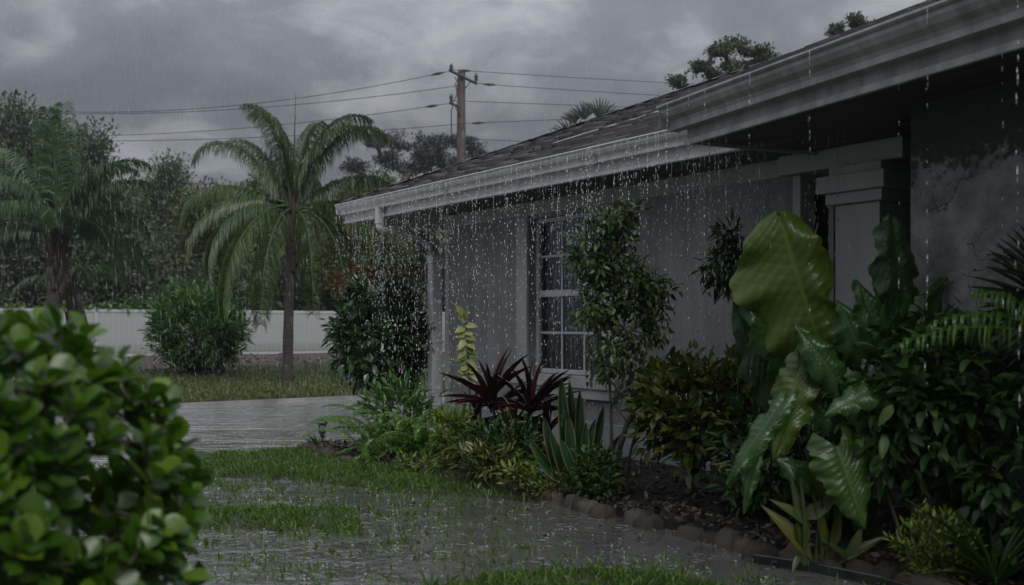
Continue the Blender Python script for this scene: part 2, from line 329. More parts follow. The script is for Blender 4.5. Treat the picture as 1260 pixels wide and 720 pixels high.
MT['olive'] = leafmat('far_yellowish_tree_leaf', (.050, .068, .018), (.105, .130, .032), .6, .25, c3=(.16, .17, .045))
MT['pine'] = leafmat('far_pine_needles', (.020, .028, .020), (.040, .052, .034), .65, .15)
MT['white'] = simple('white_paint', (.55, .56, .57), (.7, .7, .7), 5, .4)
MT['yflower'] = leafmat('tiny_yellow_flower', (.25, .22, .02), (.45, .38, .04), .5, .2)

# ------------------------------------------------------------------ leaf shapes (+Y is the length, +Z the upper side)
def leafshape(n=4, width=lambda u: math.sin(math.pi*u)**.7, W=.4, curl=.15, fold=.15, wave=0, cols=3, petiole=0):
    """returns verts, tris, along, across; length 1"""
    V = []; al = []; ac = []
    for i in range(n+1):
        u = i/n; wd = width(min(max(u, .0001), .9999))*W*.5
        for j in range(cols):
            a = -1+2*j/(cols-1)
            V.append((a*wd, petiole+u*(1-petiole), -curl*u*u+fold*abs(a)*wd*2+wave*math.sin(u*17+a*3)*abs(a)))
            al.append(u); ac.append(a)
    T = []
    for i in range(n):
        for j in range(cols-1):
            q = i*cols+j; T += [(q, q+1, q+cols+1), (q, q+cols+1, q+cols)]
    return np.array(V, float), np.array(T), np.array(al), np.array(ac)
def wp(peak, sharp=1.0, base=0.0):
    def f(u):
        if u < peak: return base+(1-base)*math.sin(math.pi/2*u/peak)**.8
        return math.cos(math.pi/2*(u-peak)/(1-peak))**sharp
    return f
LS = dict(
    tiny=leafshape(2, lambda u: 1 if .3 < u < .7 else .15, .5, .15, .1, cols=2),
    oval=leafshape(3, wp(.42, .9), .48, .22, .2),
    broad=leafshape(5, wp(.38, .9, .2), .42, .38, .22, wave=.02),
    obov=leafshape(7, wp(.64, .5, .10), .72, .06, .16),
    lance=leafshape(3, wp(.4), .30, .3, .2),
    heart=leafshape(5, wp(.25, 1.1, .35), .72, .28, .14),
    sword=leafshape(7, wp(.45, .75, .45), .15, .22, .5),
    snake=leafshape(9, wp(.5, .6, .6), .13, .05, .35, wave=.006, cols=5),
    card=leafshape(2, wp(.45), .55, .1, .15, cols=2),
    blade=leafshape(3, wp(.3, 1, .7), .13, .35, .3),
    strap=leafshape(6, wp(.35, .8, .5), .13, .45, .3),
)
def bigleaf(wave=.03, curl=.22, W=.66, seed=0, peak=.3, asym=0):
    r = np.random.default_rng(seed); n, cols = 48, 15; V = []; al = []; ac = []
    tears = [(r.uniform(.12, .85), r.random() < .5, r.uniform(.06, .24)) for _ in range(6)]
    w_ = wp(peak, .55+.5*(peak < .5), .45)
    for i in range(n+1):
        u = i/n
        for j in range(cols):
            a = -1+2*j/(cols-1); wd = w_(min(max(u, .0001), .9999))*W*.5
            wd *= 1+.05*math.sin(u*9+seed*2+(1.3 if a > 0 else 0))
            wd *= 1+.06*math.sin(u*23+seed+a*1.5)*abs(a)**2+.03*math.sin(u*61+a*2)*abs(a)**3
            for u0, sd_, dp in tears: wd *= 1-(dp*math.exp(-((u-u0)/.022)**2)*abs(a)**2 if (a > 0) == sd_ else 0)
            wd *= 1+asym*(.28 if a < 0 else -.22-.30*math.exp(-((u-.46)/.10)**2))
            y = u-.24*abs(a)**1.4*(1-u)**1.5
            z = -curl*u*u+.10*abs(a)-.16*abs(a)**2.2+wave*math.sin(u*21+2.3*seed+(2 if a > 0 else 0))*abs(a)**1.5+.011*math.cos((u-.22*abs(a))*88)*min(1, abs(a)*3)+.02*abs(a)**3*math.sin(u*47+seed)
            V.append((a*wd, y, z)); al.append(u); ac.append(a)
    T = []
    for i in range(n):
        for j in range(cols-1):
            q = i*cols+j; T += [(q, q+1, q+cols+1), (q, q+cols+1, q+cols)]
    return np.array(V, float), np.array(T), np.array(al), np.array(ac)

def norm(a): return a/(np.linalg.norm(a, axis=-1, keepdims=True)+1e-9)
def frames(P, D, Nh, S):
    """n x 4 x 4 matrices: +Y along D, +Z near Nh, scale S (n) or (n,3)"""
    y = norm(D); x = norm(np.cross(y, Nh)); z = np.cross(x, y)
    S = np.asarray(S, float); S = np.stack([S]*3, 1) if S.ndim == 1 else S
    m = np.zeros((len(P), 4, 4)); m[:, :3, 0] = x*S[:, :1]; m[:, :3, 1] = y*S[:, 1:2]; m[:, :3, 2] = z*S[:, 2:]; m[:, :3, 3] = P; m[:, 3, 3] = 1
    return m
def joined(shape, m4, r):
    V, T, al, ac = shape; n = len(m4)
    P = np.einsum('nij,vj->nvi', m4[:, :3, :3], V)+m4[:, None, :3, 3]
    TT = (T[None]+np.arange(n)[:, None, None]*len(V)).reshape(-1, 3)
    rnd = np.repeat(r.random(n), len(V))
    return P.reshape(-1, 3), TT, dict(rnd=rnd, along=np.tile(al, n), across=np.tile(ac, n))
_shape_mesh = {}
def leaves(root, key, m4, material, r, nparts=0, name='leaf', stuffname='foliage', origin=None, centre=None):
    """nparts largest-in-view leaves become objects of their own; the others one 'stuff' part"""
    o3 = np.array(root.location) if origin is None else origin
    m4 = m4.copy(); m4[:, :3, 3] -= o3
    idx = np.arange(len(m4)); take = idx[:0]
    if nparts:
        Pw = m4[:, :3, 3]+o3; dist = np.linalg.norm(Pw-np.array([0, 0, EYE]), axis=1)
        size = np.linalg.norm(m4[:, :3, 1], axis=1)
        if centre is None: centre = Pw.mean(0)
        toc = norm(np.array([0, 0, EYE])-centre); fwd = (Pw-centre)@toc
        inview = (np.abs(Pw[:, 0]) < Pw[:, 1]*.53) & (Pw[:, 1] > .5) & (np.abs((Pw[:, 2]-EYE)/Pw[:, 1]-.033) < .31)
        score = size/dist*(1+1.5*fwd/(np.abs(fwd).max()+1e-6))+inview*10
        take = np.argsort(-score)[:nparts]
        sk = (key, material.name, name)
        if sk not in _shape_mesh:
            V, T, al, ac = LS[key] if isinstance(key, str) else key
            _shape_mesh[sk] = np_mesh(name, V, T, dict(rnd=np.zeros(len(V)), along=al, across=ac)); _shape_mesh[sk].materials.append(material)
        me = _shape_mesh[sk]
        for i in take:
            o = bpy.data.objects.new(name, me); o.parent = root; o.matrix_local = mathutils.Matrix(m4[i].tolist()); C.objects.link(o)
    rest = np.setdiff1d(idx, take)
    if len(rest):
        V, T, at = joined(LS[key] if isinstance(key, str) else key, m4[rest], r)
        o = link(stuffname, np_mesh(stuffname, V, T, at), material, root, kind='stuff')
        return o

# ------------------------------------------------------------------ branching skeletons
def skeleton(base, attr, r, seg=.25, up=.15):
    """joins every attractor to the nearest point of a growing skeleton -> nodes, parents, tip ids"""
    base = np.asarray(base, float); nodes = [base]; par = [-1]; tips = []
    order = np.argsort(np.linalg.norm(attr-base, axis=1))
    for i in order:
        a = attr[i]; nd = np.array(nodes); d = np.linalg.norm(nd-a, axis=1)
        pen = d+np.maximum(0, nd[:, 2]-a[2])*.8
        k = int(np.argmin(pen)); L = d[k]; n = max(1, int(L/seg)); p0 = nodes[k]; last = k
        mid = (p0+a)/2+np.array([0, 0, -up*L])+r.normal(0, .05*L, 3)
        for j in range(1, n+1):
            t_ = j/n; q = (1-t_)**2*p0+2*t_*(1-t_)*mid+t_**2*a
            nodes.append(q); par.append(last); last = len(nodes)-1
        tips.append(last)
    return np.array(nodes), np.array(par), tips
def radii(nodes, par, tips, rtip, rbase):
    cnt = np.zeros(len(nodes))
    for t_ in tips: cnt[t_] += 1
    for i in range(len(nodes)-1, 0, -1): cnt[par[i]] += cnt[i]
    return rtip+(rbase-rtip)*(cnt/cnt.max())**.5
def tubes(nodes, par, rad, k=5):
    V = []; T = []; b = 0
    for i in range(1, len(nodes)):
        p, q = nodes[par[i]], nodes[i]; d = q-p; L = np.linalg.norm(d)
        if L < 1e-6: continue
        d /= L; u = np.cross(d, (0, 0, 1) if abs(d[2]) < .9 else (1, 0, 0)); u /= np.linalg.norm(u); w_ = np.cross(d, u)
        for c, rr in ((p-d*rad[par[i]]*.2, min(rad[par[i]], rad[i]*1.6)), (q+d*rad[i]*.2, rad[i])):
            for j in range(k):
                a = 2*math.pi*j/k; V.append(c+rr*(math.cos(a)*u+math.sin(a)*w_))
        for j in range(k):
            j2 = (j+1) % k; T += [(b+j, b+j2, b+k+j2), (b+j, b+k+j2, b+k+j)]
        b += 2*k
    return np.array(V), np.array(T)
def ell(n, c, rad, r, shell=.45):
    d = norm(r.normal(size=(n, 3))); u = shell+(1-shell)*r.random(n)**.6
    return np.asarray(c)+d*u[:, None]*np.asarray(rad)
def leafcloud(nodes, tips, n, spread, size, centre, r, up=.35, outw=.6, hang=0, rnd=.8, szvar=.35, flat=1):
    T_ = nodes[np.array(tips)]; P = np.repeat(T_, n, 0)
    off = np.clip(r.normal(size=P.shape), -1.9, 1.9)*spread; off[:, 2] *= flat; P = P+off
    D = norm(P-centre)*outw+norm(off)*.5+r.normal(size=P.shape)*rnd*.5; D[:, 2] += up-hang
    Nh = r.normal(size=P.shape)*.45+norm(P-centre)*.5; Nh[:, 2] += 1
    return frames(P, D, Nh, size*(1-szvar+2*szvar*r.random(len(P))))
def shrub(name, label, cat, base, centre, rad, ntips, nleaf, size, spread, key, material, seed, nparts=0, rtip=.003, rbase=.015, stem='stem', group=None, shell=.45, up=.35, hang=0, outw=.6, seg=.12, stemmat=None, flat=1, extra=None):
    r = np.random.default_rng(seed); root = empty(name, base, label=label, cat=cat, group=group)
    attr = ell(ntips, centre, rad, r, shell)
    if extra is not None: attr = np.vstack([attr, extra])
    attr[:, 2] = np.maximum(attr[:, 2], base[2]+.03)
    nd, pr, tp = skeleton(base, attr, r, seg)
    V, T = tubes(nd-np.array(base), pr, radii(nd, pr, tp, rtip, rbase))
    link(stem, np_mesh(stem, V, T), stemmat or MT['twig'], root)
    m4 = leafcloud(nd, tp, nleaf, spread, size, np.asarray(centre)-np.array([0, 0, rad[2]*.3]), r, up, outw, hang, flat=flat)
    leaves(root, key, m4, material, r, nparts, centre=np.asarray(centre))
    return root, nd, tp, r

# ------------------------------------------------------------------ THE HOUSE (local x runs along the eave towards the camera, y into the house)
G0 = np.array([-2.06, 11.6]); TH = math.atan2(-.8156, .5786)
ax = np.array([.5786, -.8156]); nx = np.array([.8156, .5786])
def HW(s, t_, z): return np.array([*(G0+s*ax+t_*nx), z])
house = empty('house', (G0[0], G0[1], 0), TH, label='single storey grey stucco house with white gutters and brown shingle roof', cat='house')
SL = .42                                    # roof slope
YW = .75                                    # wall face behind the gutter lip
BX, BY, BA = 5.937, -.531, R(-11.45)        # bay frame in house coordinates
def bay(x, y, z): return (BX+x*math.cos(BA)-y*math.sin(BA), BY+x*math.sin(BA)+y*math.cos(BA), z)

# walls
wl = MB()
W0, W1, WA, WB, WZ0, WZ1 = 1.25, 6.02, 2.80, 3.90, .735, 2.235
wl.box(W0, WA, YW, YW+.2, -.1, 2.42).box(WB, W1, YW, YW+.2, -.1, 2.42).box(WA, WB, YW, YW+.2, -.1, WZ0).box(WA, WB, YW, YW+.2, WZ1, 2.42)
wl.box(W0, W0+.2, YW+.2, 9, -.1, 2.42)
wl.build('wall', MT['stucco'], house)
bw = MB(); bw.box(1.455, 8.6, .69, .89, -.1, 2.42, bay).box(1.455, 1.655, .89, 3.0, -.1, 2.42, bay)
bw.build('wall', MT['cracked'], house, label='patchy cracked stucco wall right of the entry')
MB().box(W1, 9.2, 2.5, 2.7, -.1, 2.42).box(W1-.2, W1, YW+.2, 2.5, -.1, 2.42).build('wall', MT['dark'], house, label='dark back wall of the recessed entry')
MB().box(W1, 9.2, YW, 2.5, -.1, .10).build('porch_floor', MT['concrete'], house)
# corner board, plinth
MB().box(W0-.012, W0+.07, YW-.014, YW+.09, .0, 2.405).build('corner_board', MT['trim'], house)
MB().box(W0-.02, W1+.02, YW-.045, YW-.002, -.05, .33).box(W0-.05, W0-.001, YW-.045, 8.9, -.05, .33).build('plinth', MT['plinth'], house, bevel=.008)
# frieze under the soffit
MB().box(W0+.075, W1+.04, YW-.03, YW-.002, 2.27, 2.40).build('frieze', MT['trim'], house, bevel=.005)
# window
win = empty('window', (0, 0, 0)); win.parent = house
for a_, b_ in ((WA-.18, WA-.001), (WB+.001, WB+.18)): MB().box(a_, b_, YW-.035, YW-.002, WZ0+.002, 2.266).build('surround', MT['trim'], win, bevel=.005)
MB().box(WA-.24, WB+.24, YW-.075, YW-.001, WZ0-.11, WZ0).box(WA-.20, WB+.20, YW-.05, YW-.003, WZ0-.205, WZ0-.112).build('sill', MT['trim'], win, bevel=.006)
YF = YW+.105
fr_ = MB().box(WA, WA+.05, YF-.03, YF+.06, WZ0+.001, WZ1).box(WB-.05, WB, YF-.03, YF+.06, WZ0+.001, WZ1).box(WA+.05, WB-.05, YF-.03, YF+.06, WZ0+.001, WZ0+.045).box(WA+.05, WB-.05, YF-.03, YF+.06, WZ1-.04, WZ1)
fr_.build('frame', MT['winframe'], win, bevel=.004)
zm = 1.505
MB().box(WA+.05, WB-.05, YF-.025, YF+.03, zm-.032, zm+.030).build('meeting_rail', MT['winframe'], win, bevel=.004)
x0, x1 = WA+.05, WB-.05; cw = (x1-x0)/3
for za, zb in ((WZ0+.045, zm-.032), (zm+.030, WZ1-.04)):
    zc = (za+zb)/2
    for q in (1, 2): MB().box(x0+q*cw-.011, x0+q*cw+.011, YF-.004, YF+.016, za, zb).build('muntin', MT['winframe'], win)
    MB().box(x0, x1, YF-.008, YF+.012, zc-.011, zc+.011).build('muntin', MT['winframe'], win)
    for q in range(3):
        for a_, b_ in ((za, zc-.011), (zc+.011, zb)):
            MB().box(x0+q*cw+.0115*(q > 0), x0+(q+1)*cw-.0115*(q < 2), YF+.004, YF+.009, a_+.0005, b_-.0005).build('pane', MT['glass'], win)
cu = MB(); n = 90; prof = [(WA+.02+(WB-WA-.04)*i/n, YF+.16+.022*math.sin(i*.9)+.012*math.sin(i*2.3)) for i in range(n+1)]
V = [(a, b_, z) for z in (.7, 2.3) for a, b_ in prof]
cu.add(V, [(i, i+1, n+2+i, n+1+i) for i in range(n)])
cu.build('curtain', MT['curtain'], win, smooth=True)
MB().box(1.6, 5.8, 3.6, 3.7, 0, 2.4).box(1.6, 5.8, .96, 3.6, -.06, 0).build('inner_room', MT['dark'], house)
# entry: side window, trim, pilaster with stepped capital, header beam
MB().box(W1+.002, W1+.07, YW-.045, YW+.12, -.05, 2.262).build('entry_trim', MT['trim'], house, bevel=.005)
sw = empty('window', (0, 0, 0)); sw.parent = house; sw['label'] = 'narrow dark window beside the pilaster'
ya = YW+.14
MB().box(W1+.17, W1+.21, ya, ya+.05, .3, 2.2).box(W1+.50, W1+.54, ya, ya+.05, .3, 2.2).box(W1+.21, W1+.50, ya, ya+.05, 2.15, 2.2).box(W1+.21, W1+.50, ya, ya+.05, .3, .35).build('frame', MT['trim'], sw)
for z in (.8, 1.25, 1.70): MB().box(W1+.21, W1+.50, ya+.01, ya+.03, z-.011, z+.011).build('muntin', MT['trim'], sw)
MB().box(W1+.345, W1+.365, ya+.005, ya+.034, .35, 2.15).build('muntin', MT['trim'], sw)
for a_, b_ in ((.35, .789), (.811, 1.239), (1.261, 1.689), (1.711, 2.15)):
    for c_, d_ in ((W1+.21, W1+.345), (W1+.365, W1+.50)): MB().box(c_, d_, ya+.018, ya+.022, a_, b_).build('pane', MT['glass'], sw)
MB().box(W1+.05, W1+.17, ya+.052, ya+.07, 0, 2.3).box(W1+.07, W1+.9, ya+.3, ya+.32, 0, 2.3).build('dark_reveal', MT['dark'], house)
pil = empty('pilaster', (0, 0, 0)); pil.parent = house
MB().box(6.46, 6.80, YW-.15, YW+.25, 0, 2.0).build('shaft', MT['trim'], pil, bevel=.006)
MB().box(6.415, 6.845, YW-.195, YW+.29, 2.001, 2.075).box(6.37, 6.89, YW-.24, YW+.33, 2.076, 2.19).box(6.43, 6.83, YW-.18, YW+.28, 2.191, 2.258).build('capital', MT['trim'], pil, bevel=.005)
MB().box(W1-.06, 6.95, YW-.13, YW+.25, 2.262, 2.398).build('header_beam', MT['trim'], house, bevel=.006)
# soffits (boards)
sof = empty('soffit', (0, 0, 0)); sof.parent = house
for k in range(5):
    MB().box(.1, 9.0, .14+k*.122, .14+k*.122+.116, 2.40, 2.418).build('soffit_board', MT['soffit'], sof)
MB().box(.1, 1.25, .76, 9, 2.402, 2.42).box(5.9, 9.2, .752, 2.7, 2.401, 2.42).box(1.26, 5.88, .96, 9, 2.425, 2.445).build('soffit_sheet', MT['soffit'], sof)
for k in range(7):
    MB().box(.10, 8.6, .16+k*.145, .16+k*.145+.137, 2.384, 2.3985, bay).build('soffit_board', MT['soffit'], sof)
# gutters
def kprof(sc_, top, back):
    """front lip at y=0, back at y=back; open trough"""
    o = [(0, 0), (.0, -.016), (.010, -.020), (.012, -.036), (.028, -.058), (.052, -.076), (.062, -.092), (.062, -.118), (back/sc_, -.118), (back/sc_, 0.0)]
    i = [(back/sc_-.006, 0.0), (back/sc_-.006, -.112), (.068, -.112), (.068, -.092), (.056, -.071), (.033, -.053), (.018, -.034), (.016, -.015), (.012, -.006), (.006, 0.0)]
    return [(y*sc_, top+z*sc_) for y, z in o+i]
GL = 6.42
MB().extr(kprof(1, 2.60, .125), 0, GL).build('gutter', MT['gutter'], house, label='long white gutter brimming over with rain')
MB().extr([(0.0, 2.602), (-.006, 2.600), (-.008, 2.592), (-.002, 2.586), (.010, 2.590), (.012, 2.602)], -.001, GL).build('gutter_lip', MT['winframe'], house)
MB().box(.004, .008, .006, .12, 2.49, 2.597).build('gutter_end_cap', MT['gutter'], house)
for gx in (2.35, 4.6): MB().extr([(-.003, 2.603), (-.003, 2.582), (.008, 2.577), (.010, 2.562), (.026, 2.540), (.050, 2.521), (.059, 2.506), (.059, 2.478), (.124, 2.478), (.124, 2.481), (.064, 2.481)], gx, gx+.035).build('gutter_joint', MT['downspout'], house)
MB().box(.02, GL-.01, .014, .118, 2.585, 2.5965).build('gutter_water', MT['puddle'], house)
MB().box(.0, 7.0, .126, .15, 2.385, 2.60).build('fascia', MT['gutter'], house, bevel=.003)
MB().box(.0, 7.0, .108, .125, 2.385, 2.412).build('fascia_moulding', MT['gutter'], house, bevel=.004)
MB().box(.10, .125, .15, 9, 2.385, 2.60).build('fascia', MT['gutter'], house)
BL = 8.8
def bpart(mb, name, material, **k):
    o = mb.build(name, material, house, **k); o.location = (BX, BY, 0); o.rotation_euler[2] = BA; return o
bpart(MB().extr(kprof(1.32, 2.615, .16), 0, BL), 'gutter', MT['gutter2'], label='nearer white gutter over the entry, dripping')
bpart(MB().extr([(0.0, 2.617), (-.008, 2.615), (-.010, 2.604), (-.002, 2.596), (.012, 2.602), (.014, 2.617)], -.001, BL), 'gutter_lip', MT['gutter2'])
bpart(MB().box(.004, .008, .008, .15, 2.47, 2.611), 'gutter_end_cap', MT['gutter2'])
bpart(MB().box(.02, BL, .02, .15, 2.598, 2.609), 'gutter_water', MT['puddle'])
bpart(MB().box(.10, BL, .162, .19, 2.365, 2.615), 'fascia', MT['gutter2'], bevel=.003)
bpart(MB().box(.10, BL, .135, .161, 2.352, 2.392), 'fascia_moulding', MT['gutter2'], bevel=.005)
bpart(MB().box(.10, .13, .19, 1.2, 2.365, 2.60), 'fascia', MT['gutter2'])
# roof deck
roof = empty('roof', (0, 0, 0)); roof.parent = house
E0 = .07; ZE = 2.612; HD = 5.6
def rz(y): return ZE+SL*(y-E0)
top = rz(HD); RX = 17
MB().add([(E0, E0, ZE), (RX, E0, ZE), (RX, HD, top), (HD, HD, top), (E0, 2*HD-E0, ZE), (RX, 2*HD-E0, ZE), (E0, E0, ZE-.03), (RX, E0, ZE-.03), (E0, 2*HD-E0, ZE-.03), (RX, 2*HD-E0, ZE-.03)],
         [(0, 1, 2, 3), (4, 0, 3), (5, 4, 3, 2), (6, 8, 9, 7), (0, 6, 7, 1), (4, 8, 6, 0), (5, 9, 8, 4)]).build('roof_deck', MT['shingle'], roof)
# bay roof: slab lying above the main slope
BT = 3.6
def brz(y): return 2.627+SL*(y-.06)
bd_ = bpart(MB().add([(.02, .06, brz(.06)), (BL, .06, brz(.06)), (BL, BT, brz(BT)), (.02, BT, brz(BT)), (.02, .06, brz(.06)-.02), (BL, .06, brz(.06)-.02), (BL, BT, brz(BT)-.2), (.02, BT, brz(BT)-.22)],
     [(0, 1, 2, 3), (7, 6, 5, 4), (0, 4, 5, 1), (1, 5, 6, 2), (2, 6, 7, 3), (3, 7, 4, 0)]), 'roof_deck', MT['shingle'])
bd_.parent = roof
# shingles, course by course: thin wedge tabs with a ragged lap
th = math.atan(SL); cs, sn = math.cos(th), math.sin(th)
EXP = .140
tab = (np.array([(0, 0, 0), (1, 0, 0), (1, 1, 0), (0, 1, 0), (0, 0, 1), (1, 0, 1), (1, 1, .25), (0, 1, .25)], float),
       np.array([(4, 5, 6), (4, 6, 7), (0, 1, 5), (0, 5, 4), (1, 2, 6), (1, 6, 5), (3, 0, 4), (3, 4, 7)]))
tabV, tabT = tab
M_ = []
for frame in (0, 1):
    nc = int((HD-E0)/cs/EXP) if frame == 0 else int(1.4/EXP)
    for c_ in range(nc):
        u0 = c_*EXP; y = (E0 if frame == 0 else .06)+u0*cs-.01; xs = (E0+u0*cs) if frame == 0 else .01; xe = 10.5 if frame == 0 else 8
        x = xs-.0; 
        while x < xe:
            wdt = rng.uniform(.14, .34)
            thk = rng.choice([.014, .022, .032]); ln = EXP*1.12+rng.uniform(-.006, .01)
            z = (rz(y) if frame == 0 else brz(y))+.001
            ox = -rng.uniform(0, .012)
            if frame == 0: O = np.array([x, y+ox, z+ox*SL]); X = np.array([1, 0, 0]); Y = np.array([0, cs, sn]); Z = np.array([0, -sn, cs])
            else:
                cb, sb = math.cos(BA), math.sin(BA); O = np.array(bay(x, y+ox, z+ox*SL)); X = np.array([cb, sb, 0]); Y = np.array([-sb*cs, cb*cs, sn]); Z = np.array([sb*sn, -cb*sn, cs])
            m = np.eye(4); m[:3, 0] = X*(wdt-.004); m[:3, 1] = Y*ln; m[:3, 2] = Z*thk; m[:3, 3] = O; M_.append(m); x += wdt
M_ = np.array(M_)
Rm = np.array([[math.cos(TH), -math.sin(TH), 0], [math.sin(TH), math.cos(TH), 0], [0, 0, 1]])
Pw = (M_[:, :3, 3]+M_[:, :3, 0]*.5)@Rm.T+np.array([G0[0], G0[1], 0])
vis = (Pw[:, 1] > 1) & (np.abs(Pw[:, 0]/Pw[:, 1]) < .515) & ((Pw[:, 2]-EYE)/Pw[:, 1] < .327)
# how large a tab shows: width across the view, height of its slope as seen from below
yl = M_[:, 1, 3]; xl = M_[:, 0, 3]
hidden = (xl > 6.2) & (yl > -.2)
dd = np.linalg.norm(Pw-np.array([0, 0, EYE]), axis=1)
slope_n = np.array([0, -sn, cs])@Rm.T; fac = np.abs(((Pw-np.array([0, 0, EYE]))@slope_n)/dd)
score = M_[:, 0, 0]/dd**2*fac; score[~vis | hidden] = 0
take = np.argsort(-score)[:300]
tme = np_mesh('shingle', tabV, tabT, dict(rnd=np.zeros(8)), smooth=False); tme.materials.append(MT['shingle'])
for i in take:
    o = bpy.data.objects.new('shingle', tme); o.parent = roof; o.matrix_local = mathutils.Matrix(M_[i].tolist()); C.objects.link(o)
rest = np.setdiff1d(np.arange(len(M_)), take)
V, T, at = joined((tabV, tabT, np.zeros(8), np.zeros(8)), M_[rest], rng)
link('shingles', np_mesh('shingles', V, T, at, smooth=False), MT['shingle'], roof, kind='stuff')
# hip caps
hc = MB()
for k in range(40):
    a_ = E0+k*.14; b_ = a_+.17
    if b_ > HD: break
    p0 = np.array([a_, a_, rz(a_)+.012]); p1 = np.array([b_, b_, rz(b_)+.022]); s1 = np.array([.09, -.09, -.02])
    hc.add([p0-s1, p0+(0, 0, .02), p0+s1, p1-s1, p1+(0, 0, .01), p1+s1], [(0, 1, 4, 3), (1, 2, 5, 4), (0, 2, 1)])
hc.build('hip_caps', MT['shingle'], roof, kind='stuff')
# rivulet running over the shingles
rv = MB(); pts = [(3.0+k*.13, E0+.62+.22*math.sin(k*.13)+.045*k*(1 if k < 14 else .6)+rng.uniform(-.035, .035)) for k in range(26)]
rv.tube([(a_, b_, rz(b_)+.022) for a_, b_ in pts], [.002+.005*rng.random() for _ in pts], 5)
rv.build('rivulet', MT['drop'], roof, smooth=True)
# downspout: outlet, stained elbow, corner pipe
MB().box(.93, 1.00, .03, .10, 2.30, 2.484).box(.94, .99, .035, .095, 2.25, 2.31).build('downspout_outlet', MT['downspout'], house, bevel=.006)
el = [(.965, .065, 2.285), (.967, .085, 2.245), (.98, .16, 2.235), (1.03, .36, 2.215), (1.075, .53, 2.15), (1.11, .61, 2.08), (1.13, .65, 1.98), (1.135, .66, 1.9)]
MB().tube(el, .044, 10).build('downspout_elbow', MT['darkpipe'], house, smooth=True)
MB().box(1.09, 1.20, .60, .73, .12, 1.95).build('downspout', MT['downspout'], house, bevel=.008)
MB().box(1.082, 1.208, .592, .738, 1.88, 1.97).build('downspout_collar', MT['downspout'], house, bevel=.004)
for z in (1.0, .3): MB().box(1.083, 1.207, .593, .74, z, z+.03).build('downspout_strap', MT['downspout'], house, bevel=.004)
wf = MB().lathe([(.0, 0), (.03, .0), (.035, .02), (.028, .09), (.01, .10)], (1.05, .66, 1.26), 10)
wf.box(1.04, 1.10, .65, .67, 1.30, 1.33).build('white_tap_cover', MT['white'], house)

# ------------------------------------------------------------------ GROUND
ground = MB().add([(-75, -3, -.09), (75, -3, -.09), (75, 125, -.09), (-75, 125, -.09)], [(0, 1, 2, 3)]).build('ground', MT['soil'], kind='structure')
ee = np.array([.83, .5578]); eq = np.array([-.5578, .83])         # along / across the driveway
def EQ(e_, q): return e_*ee+q*eq
Q0, Q1, QF = 8.90, 15.3, 35.8
def strip(q0, q1, z, e0=-45, e1=45, name='x', m=None, **k):
    P = [EQ(e0, q0), EQ(e1, q0), EQ(e1, q1), EQ(e0, q1)]
    return MB().add([(p[0], p[1], z) for p in P], [(0, 1, 2, 3)]).build(name, m, **k)
strip(Q0-.9, Q1, -.032, name='driveway', m=MT['drive'], kind='structure')
dk = MB(); P = [EQ(-45, Q1), EQ(45, Q1), EQ(45, Q1+.16), EQ(-45, Q1+.16)]
dk.add([(p[0], p[1], z) for z in (-.09, .012) for p in P], [(3, 2, 1, 0), (4, 5, 6, 7), (0, 1, 5, 4), (2, 3, 7, 6), (1, 2, 6, 5), (3, 0, 4, 7)]).build('kerb', MT['concrete'], kind='structure')
# far lawn with soft rolls
ne, nq = 160, 70; E_, Q_ = np.meshgrid(np.linspace(-45, 45, ne), np.linspace(Q1+.15, 60, nq)); X_ = E_*ee[0]+Q_*eq[0]; Y_ = E_*ee[1]+Q_*eq[1]
Z_ = .02+.05*np.sin(X_*.7)*np.sin(Y_*.5)*np.clip((Q_-Q1)/3, 0, 1)
idx = np.arange(ne*nq).reshape(nq, ne); F = np.stack([idx[:-1, :-1], idx[:-1, 1:], idx[1:, 1:], idx[1:, :-1]], -1).reshape(-1, 4)
link('far_lawn', np_mesh('far_lawn', np.stack([X_, Y_, Z_], -1).reshape(-1, 3), F), MT['farlawn'], kind='structure')
def farz(x, y):
    q = x*eq[0]+y*eq[1]; return .02+.05*np.sin(x*.7)*np.sin(y*.5)*np.clip((q-Q1)/3, 0, 1)
# mulch bed along the fence
n = 60; ev = np.linspace(-30, 40, n); qa = 26.6+1.1*np.sin(ev*.35)+.6*np.sin(ev*1.1); V = []
for e_, q in zip(ev, qa):
    for k, qq in enumerate((q, (q+QF)/2, QF+.4)):
        p = EQ(e_, qq); V.append((p[0], p[1], farz(p[0], p[1])+(.012, .10, .10)[k]))
F = [(i*3+j, i*3+3+j, i*3+4+j, i*3+1+j) for i in range(n-1) for j in range(2)]
link('fence_mulch_bed', np_mesh('fence_mulch_bed', V, F), MT['farmulch'], kind='structure')
rr = np.random.default_rng(3); k = 3500; ev = rr.uniform(-14, 14, k); qv = rr.uniform(26.8, QF-.2, k); P = np.stack([ev*ee[0]+qv*eq[0], ev*ee[1]+qv*eq[1]], 1)
P3 = np.column_stack([P, farz(P[:, 0], P[:, 1])+.11]); D = rr.normal(size=(k, 3)); D[:, 2] *= .3
V, T, at = joined(LS['tiny'], frames(P3, D, rr.normal(size=(k, 3))*.4+[0, 0, 1], rr.uniform(.06, .16, k)), rr)
link('fence_bed_litter', np_mesh('fence_bed_litter', V, T, at), leafmat('leaf_litter', (.04, .03, .025), (.12, .10, .085), .6, 0, c3=(.24, .23, .22)), kind='stuff', label='brown bark and leaf litter in the bed along the white fence', cat='mulch')

